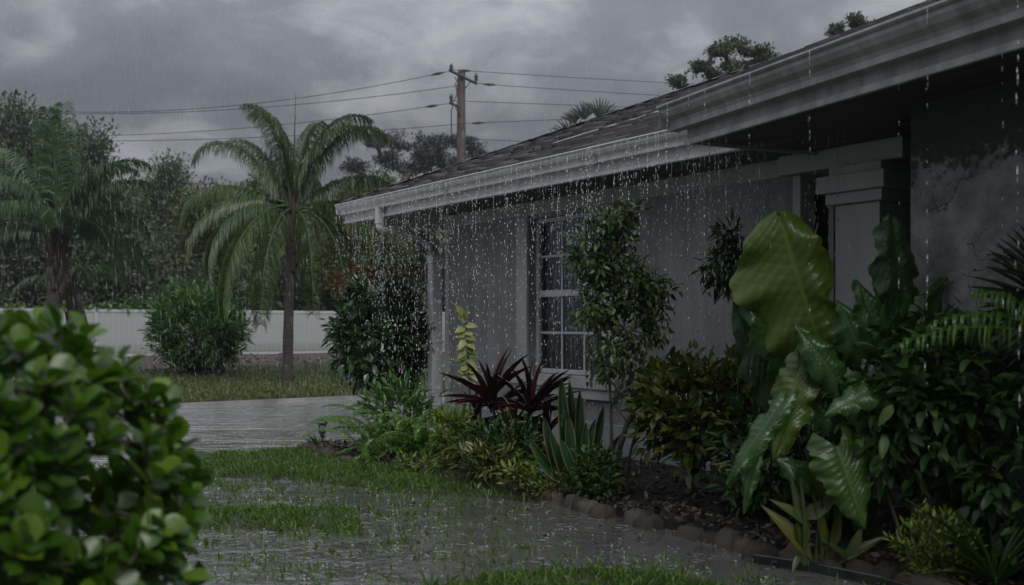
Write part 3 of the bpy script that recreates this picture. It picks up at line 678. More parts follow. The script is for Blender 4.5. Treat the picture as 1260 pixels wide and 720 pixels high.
# bed edge of the front garden (photograph pixels of the ground line, turned into places)
EP = [(372, 553), (388, 557), (402, 562), (430, 570), (470, 576), (520, 580), (560, 588), (600, 598), (640, 608), (700, 622), (760, 640), (820, 655), (880, 668), (925, 682), (1000, 697), (1080, 714), (1150, 735), (1240, 775), (1340, 840)]
EC = np.array([gp(x, y)[:2] for x, y in EP])
def resample(P, step):
    seg = np.linalg.norm(np.diff(P, axis=0), axis=1); s = np.concatenate([[0], np.cumsum(seg)]); q = np.arange(0, s[-1], step)
    return np.stack([np.interp(q, s, P[:, i]) for i in range(2)], 1)
ER = resample(EC, .05)
def edge_dist(x, y):
    """signed distance from the bed edge, positive on the lawn side"""
    P = np.stack([x, y], -1); sh = P.shape[:-1]; P = P.reshape(-1, 2); out_ = np.zeros(len(P))
    tn = np.gradient(ER, axis=0)
    for a in range(0, len(P), 20000):
        d = P[a:a+20000, None]-ER[None]; k = np.argmin((d**2).sum(-1), 1); dk_ = d[np.arange(len(k)), k]
        s = tn[k, 0]*dk_[:, 1]-tn[k, 1]*dk_[:, 0]; out_[a:a+20000] = -np.sign(s)*np.linalg.norm(dk_, axis=1)
    return out_.reshape(sh)
# value noise for height fields
def vnoise(x, y, s, seed):
    g = np.random.default_rng(seed).random((128, 128)); u = x*s+50; v = y*s+50; i = np.floor(u).astype(int); j = np.floor(v).astype(int); a = u-i; b_ = v-j
    a = a*a*(3-2*a); b_ = b_*b_*(3-2*b_); G = lambda p, q: g[p % 128, q % 128]
    return (G(i, j)*(1-a)+G(i+1, j)*a)*(1-b_)+(G(i, j+1)*(1-a)+G(i+1, j+1)*a)*b_-.5
def lawn_h(x, y):
    """height of the soil over the puddle level (0)"""
    s1 = (y-(6.80-.46*x))                                   # grass strip beside the bed and driveway
    h = -.030+.062/(1+np.exp(-s1*7))
    g = lambda cx_, cy_, rx, ry, rot=0: np.exp(-((((x-cx_)*math.cos(rot)+(y-cy_)*math.sin(rot))/rx)**2+((-(x-cx_)*math.sin(rot)+(y-cy_)*math.cos(rot))/ry)**2))
    h += .050*g(-1.45, 6.15, .75, .42, -.25)+.020*g(-.9, 6.5, .5, .25)
    h += .052*g(.35, 4.55, .95, .42, .1)+.016*g(.05, 5.35, .42, .3)+.03*g(-2.2, 7.4, .4, .2)
    h -= .030*g(-1.9, 7.55, .5, .16, -.3)                   # little pool inside the strip
    d = edge_dist(x, y); h -= .016*np.exp(-((d-.35)/.35)**2)*(x > .1)
    h += .016*vnoise(x, y, 1.8, 1)+.010*vnoise(x, y, 5, 2)+.004*vnoise(x, y, 14, 5)
    return h
nxg, nyg = 230, 250; X_, Y_ = np.meshgrid(np.linspace(-6.5, 4.5, nxg), np.linspace(1.0, 11.8, nyg)); H_ = lawn_h(X_, Y_)
q_ = X_*eq[0]+Y_*eq[1]; edge = q_-Q0+.12*vnoise(X_, Y_, 2.2, 9)
Z_ = H_-np.clip(edge*1.2, 0, .2); Z_ = np.where(edge_dist(X_, Y_) < -.05, np.minimum(Z_, .0), Z_)
idx = np.arange(nxg*nyg).reshape(nyg, nxg); F = np.stack([idx[:-1, :-1], idx[:-1, 1:], idx[1:, 1:], idx[1:, :-1]], -1).reshape(-1, 4)
link('lawn', np_mesh('lawn', np.stack([X_, Y_, Z_], -1).reshape(-1, 3), F), MT['soil'], kind='structure')
# puddle water, one level sheet that the soil rises through
PQ = [(-6.5, .2), (5, .2), (5, 9.0), EQ(7.3, Q0-.25), EQ(-2, Q0-.25), (-6.5, 5.2)]
MB().add([(p[0], p[1], 0.0) for p in PQ], [tuple(range(len(PQ)))]).build('puddle', MT['puddle'], kind='structure')
# muddy apron at the driveway edge
# grass blades
def inview(x, y, m=.54): return (y > .8) & (np.abs(x) < y*m)
rr = np.random.default_rng(11); k = 420000
x = rr.uniform(-5.5, 3, k); y = rr.uniform(3.9, 10.5, k); ok = inview(x, y) & (x*eq[0]+y*eq[1] < Q0+.05); x, y = x[ok], y[ok]
h = lawn_h(x, y); d = edge_dist(x, y); cl = vnoise(x, y, 9, 21)+.6*vnoise(x, y, 26, 22)
dens = np.clip((h+.004)/.018, 0, 1)+np.where((h > -.040) & (h <= .0), .030+.20*(cl > .25), 0)*(1+0*h)
dens = np.where((d < .30) & (x > -.75) & (x < .75), dens*.25, dens)
dens *= np.clip(.55+1.3*cl, .08, 1)
dens = np.where((x > .15) & (y > 5.1) & (y < 7), dens*.22, dens)
kp = (rr.random(len(x)) < dens) & (d > .05); x, y, h = x[kp], y[kp], h[kp]; k = len(x)
if k > 110000: s = rr.permutation(k)[:110000]; x, y, h = x[s], y[s], h[s]; k = len(x)
P3 = np.column_stack([x, y, h-.004]); D = rr.normal(size=(k, 3))*.55; D[:, 2] = .55+.4*rr.random(k)
S = rr.uniform(.026, .062, k)+np.where(h < 0, .024, 0)
V, T, at = joined(LS['blade'], frames(P3, D, rr.normal(size=(k, 3)), np.column_stack([S*1.25, S, S])), rr)
link('lawn_grass', np_mesh('lawn_grass', V, T, at), MT['grass'], kind='stuff', label='short wet green grass standing out of the puddles', cat='grass')
print('blades', k)
rr = np.random.default_rng(12); k = 60000; ev = rr.uniform(-13, 12, k); qv = Q1+.17+(QF-2-Q1)*rr.random(k)**1.5
x = ev*ee[0]+qv*eq[0]; y = ev*ee[1]+qv*eq[1]; ok = inview(x, y, .53) & ((qv < 26.8) | (rr.random(k) < .08)); x, y = x[ok], y[ok]; k = len(x)
P3 = np.column_stack([x, y, farz(x, y)-.005]); D = rr.normal(size=(k, 3))*.5; D[:, 2] = 1; S = rr.uniform(.05, .11, k)
V, T, at = joined(LS['blade'], frames(P3, D, rr.normal(size=(k, 3)), np.column_stack([S*2.2, S, S])), rr)
link('far_grass', np_mesh('far_grass', V, T, at), MT['grassfar'], kind='stuff', label='mown grass between the driveway and the white fence', cat='grass')

# garden bed
bd = []; n = len(ER)
for i, p in enumerate(ER):
    q = p+nx*6.0
    for k_, f_ in enumerate((0, .03, .12, .4, 1)):
        r_ = p*(1-f_)+q*f_; bd.append((r_[0], r_[1], (-.02, .035, .055, .06, .02)[k_]+.012*math.sin(r_[0]*9)*math.sin(r_[1]*7)))
F = [(i*5+j, i*5+5+j, i*5+6+j, i*5+1+j) for i in range(n-1) for j in range(4)]
link('garden_bed', np_mesh('garden_bed', bd, F), MT['mulch'], kind='structure')
rr = np.random.default_rng(5); k = 9000; ii = rr.integers(0, n, k); P = ER[ii]+nx[None]*(rr.random(k)**1.3*2.2)[:, None]+.06+rr.normal(0, .02, (k, 2))
P3 = np.column_stack([P, np.full(k, .068)]); D = rr.normal(size=(k, 3)); D[:, 2] *= .3
V, T, at = joined(LS['tiny'], frames(P3, D, rr.normal(size=(k, 3))*.35+[0, 0, 1], rr.uniform(.02, .065, k)), rr)
link('bark_mulch', np_mesh('bark_mulch', V, T, at), MT['chip'], kind='stuff', label='wet dark bark chips and dead leaves covering the garden bed', cat='mulch')
# edging stones
edging = empty('garden_edging', (float(EC[8][0]), float(EC[8][1]), 0), label='row of small rounded brown stones edging the garden bed', cat='stone edging')
def stone(sx, sy, sz, seed, k=10, rows=5):
    r = np.random.default_rng(seed); V = []; 
    for i in range(rows+1):
        v = i/rows; a = v*math.pi/2; rr_ = math.cos(a)**.55 if i < rows else 0; z = math.sin(a)**.8
        for j in range(k):
            t_ = 2*math.pi*j/k; c_, s_ = math.cos(t_), math.sin(t_); pw = .5
            V.append((math.copysign(abs(c_)**pw, c_)*rr_*sx*(1+.11*r.normal()), math.copysign(abs(s_)**pw, s_)*rr_*sy*(1+.09*r.normal()), z*sz*(1+.05*r.normal())))
    T = []
    for i in range(rows):
        for j in range(k):
            q = i*k+j; q2 = i*k+(j+1) % k; T += [(q, q2, q2+k), (q, q2+k, q+k)]
    return np.array(V), np.array(T)
SM = [np_mesh('edging_stone', *stone(1, 1, 1, s_)) for s_ in range(7)]
for m in SM: m.materials.append(MT['stone'])
seg = np.linalg.norm(np.diff(EC, axis=0), axis=1); cum = np.concatenate([[0], np.cumsum(seg)]); s_ = 0.0
while s_ < cum[-1]-.9:
    p = np.array([np.interp(s_, cum, EC[:, i]) for i in range(2)]); p2 = np.array([np.interp(s_+.05, cum, EC[:, i]) for i in range(2)]); tn = p2-p
    L = rng.uniform(.085, .12) if p[1] > 6.4 else rng.uniform(.12, .20)
    fernzone = -1.6 < p[0] < -.85
    if rng.random() > (.75 if fernzone else .06):
        o = bpy.data.objects.new('edging_stone', SM[rng.integers(7)]); o.parent = edging; C.objects.link(o)
        o.location = (p[0]-edging.location[0]+rng.uniform(-.02, .02), p[1]-edging.location[1]+rng.uniform(-.02, .02), -.025-rng.uniform(0, .012))
        o.rotation_euler = (rng.uniform(-.12, .12), rng.uniform(-.12, .12), math.atan2(tn[1], tn[0])+rng.uniform(-.25, .25)); o.scale = (L*.60, rng.uniform(.045, .07), rng.uniform(.085, .11) if p[1] > 6.4 else rng.uniform(.09, .135))
    s_ += L*.98
# black plastic edging with water spilling past it
bp_ = [gp(928, 693)[:2], gp(1000, 704)[:2], gp(1085, 722)[:2], gp(1180, 752)[:2], gp(1300, 800)[:2]]
be = MB(); br_ = resample(np.array(bp_), .06)
for i in range(len(br_)-1):
    a_, b_ = br_[i], br_[i+1]; t_ = (b_-a_)/np.linalg.norm(b_-a_); nn = np.array([-t_[1], t_[0]])*.009
    be.add([(*(a_-nn), -.05), (*(b_-nn), -.05), (*(b_+nn), -.05), (*(a_+nn), -.05), (*(a_-nn), .04), (*(b_-nn), .04), (*(b_+nn), .04), (*(a_+nn), .04)], [(3, 2, 1, 0), (4, 5, 6, 7), (0, 1, 5, 4), (2, 3, 7, 6)])
be.tube([(*p, .042) for p in br_], .007, 6)
be.build('plastic_edging', MT['blackedge'], label='black plastic lawn edging in front of the lowest stones', cat='lawn edging')
w_ = gp(672, 597)
st = MB().tube([w_+(-.02, 0, .055), w_+(0, 0, .085), w_+(.025, .01, .115)], [.014, .02, .006], 7); st.build('white_pebble', MT['white'], smooth=True, label='small white pebble lying in the mulch before the snake plant', cat='pebble')

# ------------------------------------------------------------------ FENCE
fence = empty('vinyl_fence', (*EQ(-4, QF), 0), math.atan2(ee[1], ee[0]), label='long white vinyl privacy fence beyond the lawn', cat='fence')
FH = 1.74
pst = MB().box(-.065, .065, -.065, .065, -.1, FH+.05).add([(-.08, -.08, FH+.051), (.08, -.08, FH+.051), (.08, .08, FH+.051), (-.08, .08, FH+.051), (0, 0, FH+.10)], [(3, 2, 1, 0), (0, 1, 4), (1, 2, 4), (2, 3, 4), (3, 0, 4)]).mesh('post'); pst.materials.append(MT['vinyl2'])
rl = MB().box(.066, 2.234, -.035, .035, FH-.10, FH).mesh('rail'); rl.materials.append(MT['vinyl2'])
rl2 = MB().box(.066, 2.234, -.035, .035, .08, .20).mesh('rail'); rl2.materials.append(MT['vinyl2'])
bdm = MB().extr([(-.014, .201), (-.014, FH-.101), (.014, FH-.101), (.014, .201)], 0, .1790).mesh('board'); bdm.materials.append(MT['vinyl'])
SP = 2.3; OFF = -.4
npost = 0
for i in range(-12, 14):
    xw = EQ(-4+OFF+i*SP, QF)
    if xw[1] < 10: continue
    def L_(name, me, x_):
        o = bpy.data.objects.new(name, me); o.parent = fence; o.location = (OFF+i*SP+x_, 0, 0); C.objects.link(o); return o
    L_('post', pst, 0)
    if i < 13: L_('rail', rl, 0); L_('rail', rl2, 0)
    seen = -.53 < xw[0]/xw[1] < -.13
    if i < 13 and seen:
        for b_ in range(12): L_('board', bdm, .068+b_*.1805)
    elif i < 13:
        mb = MB()
        for b_ in range(12): mb.box(.068+b_*.1805, .068+b_*.1805+.172, -.014, .014, .201, FH-.101)
        o = mb.build('boards', MT['vinyl'], fence, kind='stuff'); o.location = (OFF+i*SP, 0, 0)
# creeper on the fence top
rr = np.random.default_rng(8); k = 2600; ev = rr.uniform(-12, 12, k); hump = np.clip(np.sin(ev*.9)+.5*np.sin(ev*2.3)+.3, 0, 2)
kp = rr.random(k) < .15+.5*hump; ev = ev[kp]; hump = hump[kp]; k = len(ev); P = np.stack([ev*ee[0]+QF*eq[0], ev*ee[1]+QF*eq[1]], 1)
P3 = np.column_stack([P+rr.normal(0, .05, (k, 2)), FH+.03+np.abs(rr.normal(0, .09, k))*(0.5+hump)]); D = rr.normal(size=(k, 3)); D[:, 2] += .3
root = empty('creeper', (*EQ(0, QF+.1), FH), label='low leafy creeper growing along the top of the white fence', cat='creeper')
leaves(root, 'oval', frames(P3, D, rr.normal(size=(k, 3))+[0, 0, 1], rr.uniform(.12, .24, k)), MT['greenshrub'], rr)
mb = MB(); mb.tube([(*(EQ(e_, QF+.02)-np.array(root.location)[:2]), .02+.03*math.sin(e_*2)) for e_ in np.arange(-12, 12, .5)], .02, 5); mb.build('stem', MT['twig'], root)

# ------------------------------------------------------------------ UTILITY POLE AND WIRES
PD = 38.0; pb = pt(567.5, 0, PD); PX = pb[0]
pole = empty('utility_pole', (PX, PD, 0), label='brown wooden utility pole with two cross arms above the roof', cat='utility pole')
MB().tube([(0, 0, -.2), (0, 0, 6), (0, 0, 10.85)], [.21, .185, .155], 14).build('shaft', MT['pole'], pole, smooth=True)
def pl(x, y, dy=0): p = pt(x, y, PD); return np.array([p[0]-PX, dy, p[2]])
MB().tube([pl(553, 89, -.35), pl(587, 104, -.1)], .055, 4).build('cross_arm', MT['metal'], pole)
MB().tube([pl(554, 129, -.35), pl(566, 133, -.15)], .055, 4).build('cross_arm', MT['metal'], pole)
for p in (pl(556, 91, -.34), pl(586, 101, -.1), pl(556, 128, -.34)):
    MB().lathe([(.03, 0), (.075, .02), (.05, .06), (.08, .10), (.05, .14), (.085, .18), (.06, .22), (.03, .30)], p, 9).build('insulator', MT['metal'], pole)
MB().tube([pl(560, 97, -.3), pl(566, 108, -.17)], .02, 4).tube([pl(579, 102, -.15), pl(571, 112, -.17)], .02, 4).tube([pl(560, 132, -.25), pl(567, 145, -.17)], .02, 4).build('brace', MT['metal'], pole)
MB().tube([pl(561, 104, -.25), pl(563, 118, -.3), pl(559, 128, -.35), pl(556, 140, -.36), pl(556, 165, -.3), pl(561, 178, -.2)], .022, 5).build('jumper_cable', MT['wire'], pole)
def wire(a, b_, sag, label, r_=.013, mark=None):
    P = []
    for i in range(25):
        u = i/24; p = a*(1-u)+b_*u; P.append(p+np.array([0, 0, -sag*4*u*(1-u)]))
    o = MB(); P0 = P[0].copy(); o.tube([p-P0 for p in P], r_, 5)
    if mark is not None:
        q = (P[0]*(1-mark)+P[1]*mark)-P0; q2 = q+(P[1]-P[0])/np.linalg.norm(P[1]-P[0])*.55; o.tube([q, (q+q2)/2, q2], [.02, .06, .02], 6)
    o.build('power_line', MT['wire'], loc=tuple(P0), label=label, cat='power line', group='power lines strung from the utility pole')
def wl_(x0_, y0_, x1_, y1_, D1, sag, label, **k): wire(pt(x0_, y0_, PD-.3), pt(x1_, y1_, D1), sag, label, **k)
wl_(556, 87, -60, 127, 46, .9, 'topmost power line running left from the pole top', mark=.3)
wl_(567, 105, -60, 133, 46, .6, 'second power line left of the pole, crossing the tall palm top')
wl_(555, 127, -60, 164, 46, .55, 'third power line left of the pole, level with the lower arm', mark=.5)
wl_(574, 152, -60, 170, 46, .35, 'fourth power line left of the pole, through the palm fronds')
wl_(262, 226, -60, 222, 47, .15, 'lowest thin cable low in front of the left trees')
wl_(557, 86, 1500, 110, 60, .5, 'topmost power line running right from the pole top', mark=.1)
wl_(587, 103, 1500, 128, 60, .5, 'power line running right from the outer insulator', mark=.12)
wl_(557, 124, 1500, 137, 60, .3, 'power line running right at the lower arm')
wl_(571, 152, 1500, 95, 60, .25, 'power line rising right from below the lower arm', mark=.15)
wl_(571, 171, 1500, 190, 60, .25, 'lowest faint power line right of the pole')

# ------------------------------------------------------------------ PALMS
def frond(length, elev0, droop, az_, nl, ll, hang, r, width=.03, side=.0, pw=1.3, bare=.18, rib=.02, spread=.9, taper=1):
    """feather leaf from the origin: rib tube + hanging leaflets; returns V, T, attrs"""
    n = 22; p = np.zeros(3); pts = [p.copy()]; dirs = []
    for i in range(n):
        u = (i+.5)/n; el_ = elev0-droop*u**pw; a = az_+side*u
        d = np.array([math.cos(el_)*math.cos(a), math.cos(el_)*math.sin(a), math.sin(el_)]); p = p+d*length/n; pts.append(p.copy()); dirs.append(d)
    dirs.append(dirs[-1]); pts = np.array(pts); dirs = np.array(dirs)
    par = np.arange(-1, n); rad = rib*(1-.85*np.linspace(0, 1, n+1)); Vr, Tr = tubes(pts, par, rad, 4)
    us = np.repeat(np.linspace(bare, .995, nl), 2); sg = np.tile([1, -1], nl); us = np.clip(us+r.normal(0, .004, len(us)), 0, 1)
    f = us*n; i = np.clip(f.astype(int), 0, n-1); P = pts[i]+(pts[i+1]-pts[i])*(f-i)[:, None]; Dv = norm(dirs[i])
    sidev = norm(np.cross(Dv, [0, 0, 1]))*sg[:, None]; L = ll*np.clip(np.sin(math.pi*(.12+.80*us))**.6, .2, 1)*r.uniform(.8, 1.1, len(us))
    d0 = norm(sidev*spread+Dv*.55+r.normal(0, .13, P.shape)+np.array([0, 0, .25])); d1 = norm(d0*.75+np.array([0, 0, -1.1*hang])+r.normal(0, .08, P.shape)); d2 = norm(d0*.35+np.array([0, 0, -1.8*hang])+r.normal(0, .10, P.shape))
    q0 = P; q1 = q0+d0*L[:, None]*.3; q2 = q1+d1*L[:, None]*.35; q3 = q2+d2*L[:, None]*.35
    wv = norm(np.cross(d1, sidev)+Dv*.8); w0 = width*r.uniform(.7, 1.1, len(us))[:, None]
    Vl = np.stack([q0-wv*w0*.3, q0+wv*w0*.3, q1-wv*w0*.5, q1+wv*w0*.5, q2-wv*w0*.42, q2+wv*w0*.42, q3], 1).reshape(-1, 3)
    Tb = np.array([(0, 1, 3), (0, 3, 2), (2, 3, 5), (2, 5, 4), (4, 5, 6)]); k = len(us)
    Tl = (Tb[None]+np.arange(k)[:, None, None]*7).reshape(-1, 3)
    V = np.vstack([Vr, Vl]); T = np.vstack([Tr, Tl+len(Vr)]); rnd = np.concatenate([np.full(len(Vr), .9), np.repeat(r.random(k)*.5, 7)])
    return V, T, dict(rnd=rnd)
def palm(label, base, h, rad, fr, seed, lean=(0, 0), matf=None, pw=1.3, ll=.62, width=.035, nl=62, spear=.9, fname='palm_tree', rib=.03):
    r = np.random.default_rng(seed); root = empty(fname, base, label=label, cat='palm tree')
    P = []; Rr = []
    for i in range(15):
        u = i/14; P.append((lean[0]*u*u, lean[1]*u*u, u*h-.1)); Rr.append(rad*(1.18-.35*u+.25*max(0, .12-u)*8*.5)*(1+.03*math.sin(i*2.1)))
    MB().tube(P, Rr, 12).build('trunk', MT['palmbark'], root, smooth=True)
    top = np.array([lean[0], lean[1], h])
    bt = MB()
    for i in range(30):                       # old leaf bases hugging the top of the trunk
        a = i*2.4; z0 = h-1.45+i*.05; bt.tube([top*[1, 1, 0]+[math.cos(a)*rad*.7, math.sin(a)*rad*.7, z0], top*[1, 1, 0]+[math.cos(a)*rad*1.25, math.sin(a)*rad*1.25, z0+.28], top*[1, 1, 0]+[math.cos(a)*rad*1.9, math.sin(a)*rad*1.9, z0+.5]], [rad*.6, rad*.42, rad*.12], 5)
    bt.build('old_leaf_bases', MT['boot'], root)
    for f_ in fr:
        az_, e0, ln, dr = f_[:4]; hg = f_[4] if len(f_) > 4 else 1.0; pw_ = f_[5] if len(f_) > 5 else pw
        V, T, at = frond(ln, R(e0), R(dr), R(az_), nl, ll, hg, r, width, rib=rib, side=r.uniform(-.25, .25), pw=pw_)
        link('frond', np_mesh('frond', V+top+[0, 0, r.uniform(-.25, .1)], T, at), matf, root)
    if spear: MB().tube([top, top+[.02, 0, spear*.6], top+[.05, 0, spear]], [.022, .014, .004], 6).build('spear_leaf', MT['stem'], root)
    return root
PB = gp(354, 471)
palm('tall queen palm with drooping fronds standing on the lawn before the fence', (PB[0], PB[1], .02), 3.65, .100, [
    (180, 60, 2.9, 135, .9, 3.0), (170, 68, 2.6, 120, .8, 3.0), (150, 78, 2.7, 95, .8, 3.2), (230, 80, 2.6, 90, .9, 3.0), (0, 66, 3.0, 120, .9, 3.2), (14, 74, 2.8, 105, .8, 3.0), (345, 70, 2.6, 120, .9, 2.6), (60, 80, 2.4, 80, .8, 3),
    (4, 34, 2.4, 90, 1.2, 2.4), (350, 12, 1.9, 84, 1.4, 1.4), (182, 34, 2.9, 122, 1.4, 2.0), (196, 16, 2.8, 104, 1.5, 1.3), (215, 20, 2.7, 116, 1.5, 1.0), (172, 6, 2.4, 90, 1.5, 1.2),
    (235, 30, 3.2, 122, 1.3, .5), (258, 20, 3.1, 112, 1.3, .45), (300, 25, 3.0, 116, 1.3, .5), (322, 25, 2.9, 114, 1.3, .6), (340, 10, 2.2, 98, 1.5, .8), (205, 10, 2.8, 100, 1.5, .6),
    (90, 50, 2.2, 118, 1.2), (150, 20, 2.3, 108, 1.3), (40, 15, 2.1, 104, 1.3), (100, -20, 2.4, 68, 1.3)], 21, (.12, .0), MT['palm'], spear=2.35, ll=.62, width=.019, nl=190, pw=1.9)
p2 = np.array([-10.4, 22.5, .02])
palm('bushy palm at the left edge with a dense crown and skirt of dead leaves', tuple(p2), 3.35, .15, [
    (88, 88, 2.9, 12, .3, 2), (60, 84, 2.6, 25, .4, 2), (110, 84, 2.6, 30, .4, 2), (280, 86, 2.6, 20, .4, 2), (10, 62, 2.8, 92, .6, 2.6), (2, 50, 2.7, 84, .7, 2.4), (170, 70, 2.7, 80, .7, 2.6), (178, 56, 2.8, 96, .8, 2.4), (190, 40, 2.7, 100, .9, 2),
    (355, 30, 2.5, 100, 1.1, 1.8), (345, 10, 2.4, 96, 1.4, 1.2), (210, 25, 2.5, 110, 1.3, 1.2), (235, 45, 2.0, 105, 1.1, 1.2), (300, 50, 2.0, 108, 1.1, 1.3), (325, 30, 2.3, 105, 1.2, 1.4), (30, 20, 2.2, 98, 1.3), (130, 25, 2.3, 98, 1.2),
    (165, 12, 2.5, 90, 1.4, 1.2), (225, 65, 2.3, 110, .9, 2), (75, 50, 2.2, 90, 1), (345, 62, 2.6, 100, .8, 2.2), (185, 10, 2.4, 86, 1.4, 1.0), (8, 22, 2.5, 96, 1.3, 1.2)], 22, (.1, 0), MT['palmb'], ll=.66, width=.025, nl=140, spear=0)
p3 = pt(110, 385, 26); 
palm('slender small palm between the bushy palm and the far round shrub', (p3[0], 26, .02), 2.35, .10, [(0, 50, 1.6, 110), (60, 60, 1.5, 100), (130, 50, 1.6, 110), (190, 40, 1.7, 110), (250, 45, 1.5, 120), (310, 40, 1.6, 120)], 23, (-.45, 0), MT['palmb'], ll=.42, width=.025, nl=70, spear=0)
# palm rising behind the house corner and the one peeping over the hip
p4 = pt(425, 300, 27)
palm('yellowish palm behind the tall queen palm, near the house corner', (p4[0], 27, .02), 3.6, .14, [
    (10, 55, 2.6, 110), (170, 60, 2.4, 120), (60, 50, 2.4, 110), (120, 55, 2.3, 110), (200, 30, 2.2, 100), (340, 35, 2.3, 100), (250, 30, 2.2, 110), (300, 25, 2.3, 110), (90, 75, 2.2, 90), (20, 20, 2.3, 95), (150, 15, 2.2, 90)], 24, (0, 0), leafmat('yellowish_palm_leaflet', (.04, .055, .016), (.085, .10, .03), .45, .25, c3=(.14, .15, .045)), ll=.6, width=.026, nl=90, spear=0)
def fan(center, dirs, length, width, material, root, name='fan_leaf'):
    S_ = []
    c_ = np.array(center, float)
    P = np.repeat(c_[None], len(dirs), 0); D = np.array(dirs, float); m4 = frames(P, D, np.tile([0.1, -1, .4], (len(D), 1)), np.column_stack([np.full(len(D), width/.15), np.full(len(D), length), np.full(len(D), length*.6)]))
    V, T, at = joined(LS['sword'], m4, rng)
    return link(name, np_mesh(name, V, T, at), material, root)
cp = pt(722, 150, 31); root = empty('cabbage_palm', (cp[0], 31, 0), label='cabbage palm whose fan leaves just show over the roof hip', cat='palm tree')
MB().tube([(0, 0, 0), (0, 0, 7.1)], [.2, .17], 10).build('trunk', MT['palmbark'], root, smooth=True)
for k, (dx, dz, sz) in enumerate([(-.45, .1, .75), (.35, .5, .75), (-.1, .55, .6), (.7, .0, .8), (-.75, -.3, .8), (.0, -.3, .8), (-.4, .45, .5)]):
    dirs = [(math.cos(a)+dx, rng.normal(0, .3), math.sin(a)*.8+dz*1.2+.4) for a in np.linspace(-.4, math.pi+.4, 15)]
    fan((dx, rng.uniform(-.4, .4), 7.0+dz), dirs, sz, .06, MT['pine'], root)

# ------------------------------------------------------------------ BACKGROUND TREES
def tree(label, x, D, h, crown_c, crown_r, ntips, nleaf, size, spread, material, seed, trunk_r=.22, flat=1, name='tree', group='trees beyond the fence', lobes=None, lean=0, shell=.35, trunk_top=.35, rmin=.03):
    r = np.random.default_rng(seed); base = np.array([x, D, 0.]); root = empty(name, tuple(base), label=label, cat='tree', group=group)
    if lobes: attr = np.vstack([ell(n_, np.array([x+a, D+b_, z]), rad, r, .3) for a, b_, z, rad, n_ in lobes])
    else: attr = ell(ntips, np.array([x, D, crown_c]), crown_r, r, shell)
    st_ = np.array([[x+lean*.5, D, h*trunk_top*.5], [x+lean, D, h*trunk_top]])
    attr = attr[attr[:, 2] > h*.12]
    nd, pr, tp = skeleton(base, np.vstack([st_, attr]), r, .7, .08)
    rd = radii(nd, pr, tp, rmin, trunk_r); V, T = tubes(nd-base, pr, rd, 6)
    link('trunk', np_mesh('trunk', V, T), MT['bark'], root)
    c_ = np.array([x, D, attr[:, 2].mean()-1])
    m4 = leafcloud(nd, tp[2:] if len(tp) > 4 else tp, nleaf, spread, size, c_, r, .1, .4, 0, 1.2, .4, flat)
    m4[:, :3, 3] -= base; V, T, at = joined(LS['tiny'], m4, r); link('crown', np_mesh('crown', V, T, at), material, root, kind='stuff')
    return root
def px(x, D): return (x-630)/1225*D
def ph(y, D): return EYE-(y-400)/1225*D
# (label, x pixel, depth, top y pixel, half width px, bottom y px, material, ...)
BG = [
 ('ragged bare-topped tree at the far left rising above the bushy palm', 12, 40, 118, 52, 330, 'oak2', 60, 50, .30),
 ('dark tree behind the bushy palm with spiky twigs on top', 105, 42, 160, 62, 340, 'oak2', 90, 60, .30),
 ('rounded grey-green tree with a forked crown right of the bushy palm', 205, 50, 196, 46, 330, 'oak', 60, 60, .30),
 ('pale yellow-green rounded tree left of the tall queen palm', 262, 44, 236, 52, 385, 'olive', 90, 60, .30),
 ('tall green tree directly behind the tall queen palm', 325, 48, 210, 58, 350, 'oak', 95, 60, .32),
 ('olive tree hanging low behind the right side of the queen palm', 440, 42, 232, 60, 372, 'olive', 90, 55, .30),
 ('broad dull tree low between the two left palms', 165, 46, 262, 62, 392, 'oak', 90, 60, .30),
 ('dark bushy tree low behind the far round shrub', 235, 48, 290, 60, 395, 'oak2', 90, 60, .30),
 ('dark tree low behind the queen palm trunk', 345, 47, 285, 66, 395, 'oak2', 100, 60, .32),
 ('green tree low by the house corner downspout', 505, 45, 238, 62, 395, 'oak', 110, 55, .30),
 ('dark low tree at the left edge behind the palm trunk', 40, 44, 280, 66, 395, 'oak2', 90, 60, .30),
 ('mid-green tree between the queen palm and the house roof', 462, 50, 222, 52, 350, 'oak', 80, 60, .30),
 ('low grey tree in the gap between far shrub and house', 418, 52, 330, 50, 392, 'oak', 70, 60, .3),
]
for k, (lb, x_, D_, yt, hw, yb, mt_, nt_, nl_, sz) in enumerate(BG):
    zt, zb = ph(yt, D_), ph(yb, D_); c_ = (zt+zb)/2; rx = hw/1225*D_
    r0 = np.random.default_rng(100+k); lob = []
    for q in range(5):
        fx, fz = r0.uniform(-.55, .55), r0.uniform(-.6, .62); s_ = r0.uniform(.42, .62)
        lob.append((fx*rx, r0.uniform(-.5, .5)*rx, c_+fz*(zt-zb)/2, (rx*s_, rx*s_, (zt-zb)/2*s_*.75), max(8, nt_//6)))
    lob.append((0, 0, c_, (rx*.75, rx*.6, (zt-zb)/2*.8), nt_//3))
    lob.append((r0.uniform(-.2, .2)*rx, 0, zt-.8, (rx*.35, rx*.35, .8), 7))
    tree(lb, px(x_, D_), D_, zt, c_, None, nt_, int(nl_*3.6), sz*.62, .40, MT[mt_], 40+k, .16+.03*(zt/8), lobes=lob)
